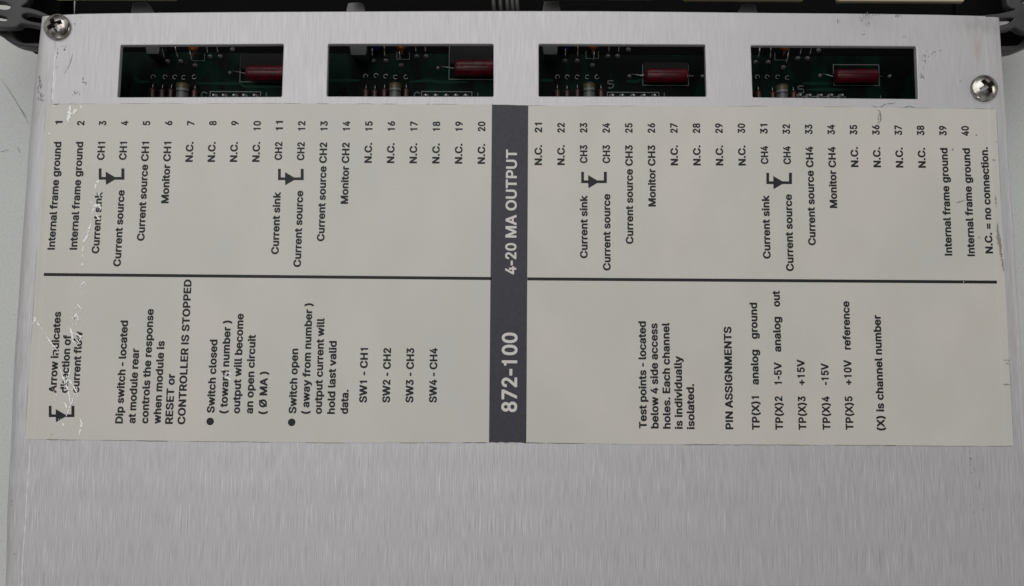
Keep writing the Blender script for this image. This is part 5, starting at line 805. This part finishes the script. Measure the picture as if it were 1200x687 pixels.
for i in range(len(xs)-1):
    for r in range(K-1): fs.append((i*K+r, (i+1)*K+r, (i+1)*K+r+1, i*K+r+1))
lab.add(vs, fs, 0, False)
for i, f in ((0, 1), (len(xs)-1, 0)):
    ring = [i*K+r for r in range(K)]; lo = vs[ring[0]][2]
    a = [vs[k] for k in ring[1:-1]]; bq = [(x, y, lo) for x, y, z in a]
    lab.add(a+bq, [((r, r+1, len(a)+r+1, len(a)+r) if f else (r+1, r, len(a)+r, len(a)+r+1)) for r in range(len(a)-1)], 0)
label = lab.build('label_sticker', 'label', module)
label['label'] = 'beige printed wiring label, scratched at its left end, with a dark central band'
INK = LZ+0.03
bnd = MB(); bx = np.linspace(0, 1, 60)
B0, B1, B2, B3 = [Vector(q) for q in D['band']]
vs = []; fs = []
for t in bx:
    x1 = B0.x+(B1.x-B0.x)*t; x2 = B3.x+(B2.x-B3.x)*t
    vs += [(x2, lb(x2)+0.01, INK), (x1, lt(x1)-0.01, INK)]
for i in range(len(bx)-1): fs.append((2*i, 2*i+2, 2*i+3, 2*i+1))
bnd.add(vs, fs)
o = bnd.build('title_band', 'band', label); o['label'] = 'dark grey band across the middle of the label'
for (a, b) in D['line']:
    dl = MB(); h = 0.35
    dl.add([(a[0], a[1]-h, INK), (b[0], b[1]-h, INK), (b[0], b[1]+h, INK), (a[0], a[1]+h, INK)], [(0, 1, 2, 3)])
    dl.build('divider_line', 'ink', label)
def print_part(name, S, mt, z=INK, lbl=None):
    o = link(name, curve_mesh(S, z=z), label, mt)
    if lbl: o['label'] = lbl
    return o
for i, x, yn, caps in D['entries']:
    num = str(i); wn = (0.84 if num == '1' else 1.08) if len(num) == 1 else 2.36
    if num[0] == '1' and len(num) > 1: wn -= 0.06
    lines = [(num, x, yn-wn, yn)]+[(s, x, a, b) for s, a, b in caps]
    words = ' '.join(q[0] for q in caps[::-1])
    print_part('terminal_entry', join_lines(lines), 'ink', lbl='black print for terminal %d reading %s' % (i, words))
for s, x, a, b in D['notes']:
    print_part('note_text', join_lines([(s, x, a, b)]), 'ink', lbl='black print reading %s' % s)
for x, ws in D['tp']:
    print_part('pin_entry', join_lines([(s, x, a, b) for s, a, b in ws]), 'ink', lbl='black print reading %s' % ' '.join(q[0] for q in ws))
for s, x, a, b, nm in D['big']:
    cap = 3.62 if nm == 'model_number' else 2.62
    print_part(nm, join_lines([(s, x, a, b)], cap, TITLE_FONT), 'white_ink', INK+0.03, 'pale print on the dark band reading %s' % s)
for k, a in enumerate(D['arrows']): print_part('flow_arrow', [a], 'ink')
for x, y in D['bul']:
    print_part('bullet', [[(x+0.86*math.cos(t), y+0.86*math.sin(t)) for t in np.linspace(0, 2*math.pi, 24, endpoint=False)]], 'ink')
for g in clusters(D['sc'], 2.6):                              # white scrapes, with small nicks beside them
    mb = MB()
    for pl, w in g:
        mb.stroke(pl, w*1.75, lambda x: zl(x)+0.075, jag=0.7, drop=0.1)
        if len(g) > 1:
            for k in range(4):
                q = random.choice(pl); a = random.uniform(0, 6.28); l = random.uniform(0.2, 0.6)
                x, y = q[0]+random.gauss(0, 0.45), q[1]+random.gauss(0, 0.45)
                mb.stroke([(x, y), (x+l*math.cos(a), y+l*math.sin(a))], random.uniform(0.1, 0.22), lambda x: zl(x)+0.08, jag=0.6)
    mb.build('scratch', 'scratch', label)
for g in clusters(D['dk'], 2.6):
    mb = MB()
    for pl, w in g: mb.stroke(pl, w*1.1, lambda x: zl(x)+0.085, jag=0.8, drop=0.08)
    mb.build('smudge', 'grime_and_shadow', label)
gb, gt = MB(), MB()
x = xl0
while x < xl1-1:                                               # broken dark line along each edge: stuck dirt plus painted contact shadow
    l = random.uniform(1.3, 9); us = list(np.arange(x, min(x+l, xl1), 0.5))
    if len(us) > 2:
        if random.random() < 0.66: gb.stroke([(u, lb(u)-0.07) for u in us], random.uniform(0.08, 0.22), lambda x: zflat(x)+0.05, mi=random.choice((0, 0, 1)))
        if random.random() < 0.6: gt.stroke([(u, lt(u)+0.05) for u in us], random.uniform(0.07, 0.17), lambda x: zflat(x)+0.05)
    x += l
edges = [gb, gt]
for xe in (xl0, xl1):
    y = -78.0; g = MB(); edges.append(g)
    while y < -1:
        l = random.uniform(3, 14); xx = xe+(-0.06 if xe < 0 else 0.06)
        if random.random() < 0.7: g.stroke([(xx, y), (xx+0.02, min(-0.8, y+l))], 0.13, lambda x: zflat(x)+0.06)
        y += l
for g in edges: g.build('edge_grime_and_shadow', ['grime_and_shadow', 'dark_grime_and_shadow'], label)

# ------------------------------------------------------------------ mounting screws
def screw(x, y, ang):
    R = 3.17
    mb = MB()
    prof = [(1.6, -7.0), (1.6, 0.02), (R-0.05, 0.03), (R, 0.12), (R, 0.5), (R-0.08, 0.66), (R-0.3, 0.84)]
    for q in (0.84, 0.78, 0.7, 0.6, 0.5, 0.38, 0.25, 0.12, 0.01): prof.append((R*q, 0.86+0.95*(1-(q/0.88)**2.2)))
    mb.lathe((x, y, 0), (0, 0, 1), prof, 48)
    me = bpy.data.meshes.new('head'); me.from_pydata(mb.v, [], mb.f); me.update()
    ho = bpy.data.objects.new('head', me); col.objects.link(ho)
    cb = MB()                                                     # cross recess: four tapered wings
    def ring(l, w, z):
        out = []
        for k in range(4):
            a = ang+k*math.pi/2; ux, uy = math.cos(a), math.sin(a)
            for d, e in ((w, -w), (l, -w), (l, w)): out.append((x+ux*d-uy*e, y+uy*d+ux*e, z))
        return out
    cb.add(ring(0.85, 0.36, -0.7)+ring(2.25, 0.62, 2.4), [tuple(range(11, -1, -1)), tuple(range(12, 24))]+[(i, (i+1) % 12, 12+(i+1) % 12, 12+i) for i in range(12)])
    c2 = bpy.data.meshes.new('cut'); c2.from_pydata(cb.v, [], cb.f); c2.update()
    co = bpy.data.objects.new('cut', c2); col.objects.link(co)
    md = ho.modifiers.new('b', 'BOOLEAN'); md.object = co; md.operation = 'DIFFERENCE'; md.solver = 'EXACT'; md.use_self = True
    dg = bpy.context.evaluated_depsgraph_get(); dg.update()
    out = bpy.data.meshes.new_from_object(ho.evaluated_get(dg))
    for ob in (ho, co): bpy.data.objects.remove(ob)
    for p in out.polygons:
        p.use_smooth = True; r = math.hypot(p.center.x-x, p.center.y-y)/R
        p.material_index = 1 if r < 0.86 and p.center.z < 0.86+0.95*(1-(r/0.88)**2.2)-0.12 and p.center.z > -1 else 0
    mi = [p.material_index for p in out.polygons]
    try: out.set_sharp_from_angle(angle=math.radians(32))
    except Exception: pass
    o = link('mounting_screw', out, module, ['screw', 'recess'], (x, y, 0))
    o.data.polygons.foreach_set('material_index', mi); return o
for (x, y), a, t in zip(D['screws'], (0.5, 0.55), ('top left corner of the cover', 'right edge of the cover')):
    screw(x, y, a)['label'] = 'cross head screw at the '+t

# ------------------------------------------------------------------ circuit board under the access windows
ZB = -16.0
bd = MB(); bd.box(-108, 108, -120, 19, ZB-1.6, ZB)
board = bd.build('circuit_board', 'board', module); board['label'] = 'green circuit board seen through the access windows'
for W in D['W']:
    for (x, y), (x2, y2) in W['joint']:
        mb = MB()
        mb.lathe((x, y, ZB), (0, 0, 1), [(0.68, 0), (0.62, 0.2), (0.4, 0.6), (0.24, 1.0), (0.1, 1.05)], 14)
        L = [(x, y, ZB+0.7), (x+(x2-x)*0.15, y+(y2-y)*0.15, ZB+1.7), (x+(x2-x)*0.5, y+(y2-y)*0.5, ZB+2.3), (x2, y2+0.8, ZB+2.6)]
        mb.tube(L, 0.19, 8, 1)
        mb.build('solder_joint', ['solder', 'lead'], board, (x, y, ZB))
    for k, (x, y) in enumerate(W['ring']):
        mb = MB()
        pts = [(x+0.52*math.cos(t), y+0.52*math.sin(t), ZB+0.2) for t in np.linspace(-0.6+k*0.4, 4.4+k*0.4, 14)]
        mb.tube(pts, 0.12, 6); mb.build('lead_loop', ['lead'], board, (x, y, ZB))
    for k, ((x, y1), (xb, y0)) in enumerate(W['res']):
        mb = MB(); L = y1-y0; c = (x, y0, ZB+1.6)
        mb.lathe(c, (0, 1, 0), [(0.5, 0), (0.78, 0.3), (0.72, 0.9), (0.72, L-0.9), (0.78, L-0.5), (0.6, L-0.1), (0.16, L)], 16)
        mb.tube([(x, y1-0.1, ZB+1.6), (x, y1+0.9, ZB+1.5), (x, y1+1.5, ZB+1.0), (x, y1+1.7, ZB+0.1)], 0.17, 6, 1)
        mb.build('resistor', ['brown', 'lead'], board, (x, y0, ZB)); 
    (x, y1), (xb, y0), w = W['big']
    mb = MB(); L = y1-y0; r = w/2
    prof = [(0.3, 0, 0), (r*0.95, 0.25, 0), (r, 0.6, 0), (r*0.92, L-2.7, 3), (r*0.92, L-2.2, 2), (r*0.92, L-1.75, 0), (r*0.95, L-1.5, 1), (r, L-0.9, 1), (r*0.95, L-0.35, 0), (r*0.6, L-0.05, 0), (0.2, L, 0)]
    mb.lathe((x, y0, ZB+2.0), (0, 1, 0), prof, 24)
    mb.build('banded_resistor', ['tan', 'olive', 'white', 'black'], board, (x, y0, ZB))['label'] = 'fat grey resistor with olive, white and black bands'
    x, y = W['disc']
    mb = MB(); mb.lathe((x, y+0.6, ZB+3.2), (0, 0, 1), [(0.2, -1.0), (1.0, -0.8), (1.35, -0.2), (1.35, 0.2), (1.0, 0.8), (0.2, 1.0)], 20)
    mb.tube([(x, y-0.5, ZB+2.8), (x, y-1.4, ZB+1.6)], 0.3, 8, 0)
    mb.build('disc_capacitor', ['orange'], board, (x, y, ZB))
    (x0, y1), (x1, y0) = W['cap']; r = (y1-y0)/2*0.93; yc = (y0+y1)/2; L = x1-x0
    mb = MB(); zc = ZB+r+0.3
    mb.lathe((x0, yc, zc), (1, 0, 0), [(0.25, 0), (r*0.72, 0.05), (r*0.92, 0.3), (r, 0.8), (r, L-0.8), (r*0.92, L-0.3), (r*0.72, L-0.05), (0.25, L)], 28)
    j = W['cj'][0]
    mb.tube([(x0+0.2, yc, zc), (x0-0.6, yc, zc-0.1), (j[0]+0.3, j[1]+0.2, ZB+1.2), (j[0], j[1], ZB+0.2)], 0.17, 6, 1)
    mb.tube([(x1-0.2, yc, zc), (x1+1.2, yc, zc-0.1), (x1+2.0, yc, ZB+0.2)], 0.17, 6, 1)
    mb.build('red_capacitor', ['red', 'lead'], board, (x0, yc, ZB))
    for x, y in W['cj']:
        mb = MB(); mb.lathe((x, y, ZB), (0, 0, 1), [(0.55, 0), (0.5, 0.18), (0.3, 0.5), (0.14, 0.7)], 14); mb.build('solder_joint', ['solder'], board, (x, y, ZB))
    # foam pad above the red capacitor and white outline round it
    (x0, y1), (x1, y0) = W['box']; sk = MB(); h = 0.11; z = ZB+0.02
    def rect(a, b, c, d): sk.add([(a, c, z), (b, c, z), (b, d, z), (a, d, z)], [(0, 1, 2, 3)])
    def outline(x0, x1, y0, y1):
        rect(x0-h, x1+h, y1-h, y1+h); rect(x0-h, x1+h, y0-h, y0+h); rect(x0-h, x0+h, y0+h, y1-h); rect(x1-h, x1+h, y0+h, y1-h)
    outline(x0, x1, y0, y1)
    if W is not D['W'][3]:
        mb = MB(); mb.box(x0+0.2, x1-0.2, yc+r*0.75, max(y1, yc+r+2.2), ZB, ZB+1.0, 0, 0.2); mb.build('foam_pad', 'pad', board)
    dx, dy = W['disc']; rect(dx-1.7, dx+1.7, dy-2.0, dy-1.85); rect(dx-1.7, dx-1.55, dy-1.85, dy); rect(dx+1.55, dx+1.7, dy-1.85, dy)
    if 'hdr' in W:
        (a, b), (c, d) = W['hdr']; outline(a, c, d-1.2, b)
        for px, py in W['pins']:
            mb = MB(); mb.lathe((px, py-0.35, ZB), (0, 0, 1), [(0.78, 0), (0.78, 0.15), (0.55, 0.2), (0.4, 1.3), (0.2, 1.6)], 16); mb.build('test_pin', ['solder'], board, (px, py-0.35, ZB))
        tx, ty = W['tick']; rect(tx-0.1, tx+0.1, ty-0.9, ty+0.5)
    if 'c' in W:
        cx, cy = W['c']
        for t in np.linspace(0.7, 5.4, 16):
            px, py = cx+0.75*math.cos(t), cy-0.25+0.75*math.sin(t); rect(px-0.13, px+0.13, py-0.13, py+0.13)
    if 'five' in W:
        cx, cy = W['five']
        for a, b in (((-0.75, 0.95), (0.7, 0.95)), ((-0.75, 0.95), (-0.75, 0.1)), ((-0.75, 0.1), (0.4, 0.15)), ((0.4, 0.15), (0.75, -0.3)), ((0.75, -0.3), (0.35, -0.95)), ((0.35, -0.95), (-0.75, -0.95))):
            sk.stroke([(cx+a[0], cy+a[1]), (cx+b[0], cy+b[1])], 0.26, z+0.01, jag=0)
    sk.build('silkscreen', 'silk', board)
    tr = MB()
    for pl in W['tr']: tr.stroke(pl, 0.8, ZB+0.012, jag=0.0)
    tr.build('copper_trace', 'trace', board)
    if 'block' in W:
        (a, b), (c, d) = W['block']; mb = MB(); mb.prism([(a, b+2.5), (a, b), (a+0.6, d), (c-0.2, d), (c, d+0.8), (c, b+2.5)], ZB, ZB+4.2)
        mb.build('connector_block', 'grey', board)
    if 'blue' in W:
        x, y = W['blue']; mb = MB(); mb.lathe((x, y+1.0, ZB), (0, 0, 1), [(1.7, 0.3), (1.75, 0.6), (1.75, 3.6), (1.5, 4.0)], 20); mb.build('blue_capacitor', 'blue', board, (x, y, ZB))

# ------------------------------------------------------------------ black front housing beyond the cover's top edge
hs = MB()
hs.box(-119, 119, 23.9, 92, -39.8, -21.5)
hs.box(-119, 119, 19.2, 23.9, -39.8, -16.2)
hs.box(-119, 119, 60, 92, -21.5, -10)
housing = hs.build('front_housing', 'dark', module); housing['label'] = 'black plastic front housing along the top edge of the cover'
for (x0, y1), (x1, y0) in D['bars']:
    mb = MB(); r = 0.7
    q = [(x0, y1), (x0, y0+r), (x0+0.25*r, y0+0.25*r), (x0+r, y0), (x1-r, y0), (x1-0.25*r, y0+0.25*r), (x1, y0+r), (x1, y1)]
    me = curve_mesh([q], extrude=0.6, bevel=0.25, offset=-0.25, z=-4.85)
    link('terminal_cover', me, housing, 'cream')
for t in D['tabs']:
    me = curve_mesh([smooth_poly(t, 3)], extrude=0.7, bevel=0.2, offset=-0.2, z=-9.9)
    link('plastic_clip', me, housing, 'clip')
for w in D['wires']:
    mb = MB(); mb.tube([(q[0], q[1], z) for q, z in zip(w, (-11, -9.5, -9))], 0.55, 10); mb.build('wire', 'wire', housing)
def bracket(d, lbl):
    me = curve_mesh([smooth_poly(d['plate'], 4)]+[smooth_poly(h, 5) for h in d['holes']], extrude=0.85, bevel=0.35, offset=-0.3, z=-10.2, res=2)
    o = link('end_bracket', me, module, 'plastic'); o['label'] = lbl
    me = curve_mesh([smooth_poly(d['rim'], 4)], extrude=1.6, bevel=0.4, offset=-0.3, z=-15.0, res=2)
    link('rim', me, o, 'plastic')
    for k in ('back', 'back2'):
        if k in d:
            mb = MB(); mb.prism(d[k], -27, -20); mb.build('side_wall', 'dark', o)
bracket(D['brL'], 'black scalloped plastic bracket at the top left corner'); bracket(D['brR'], 'black scalloped plastic bracket at the top right corner')
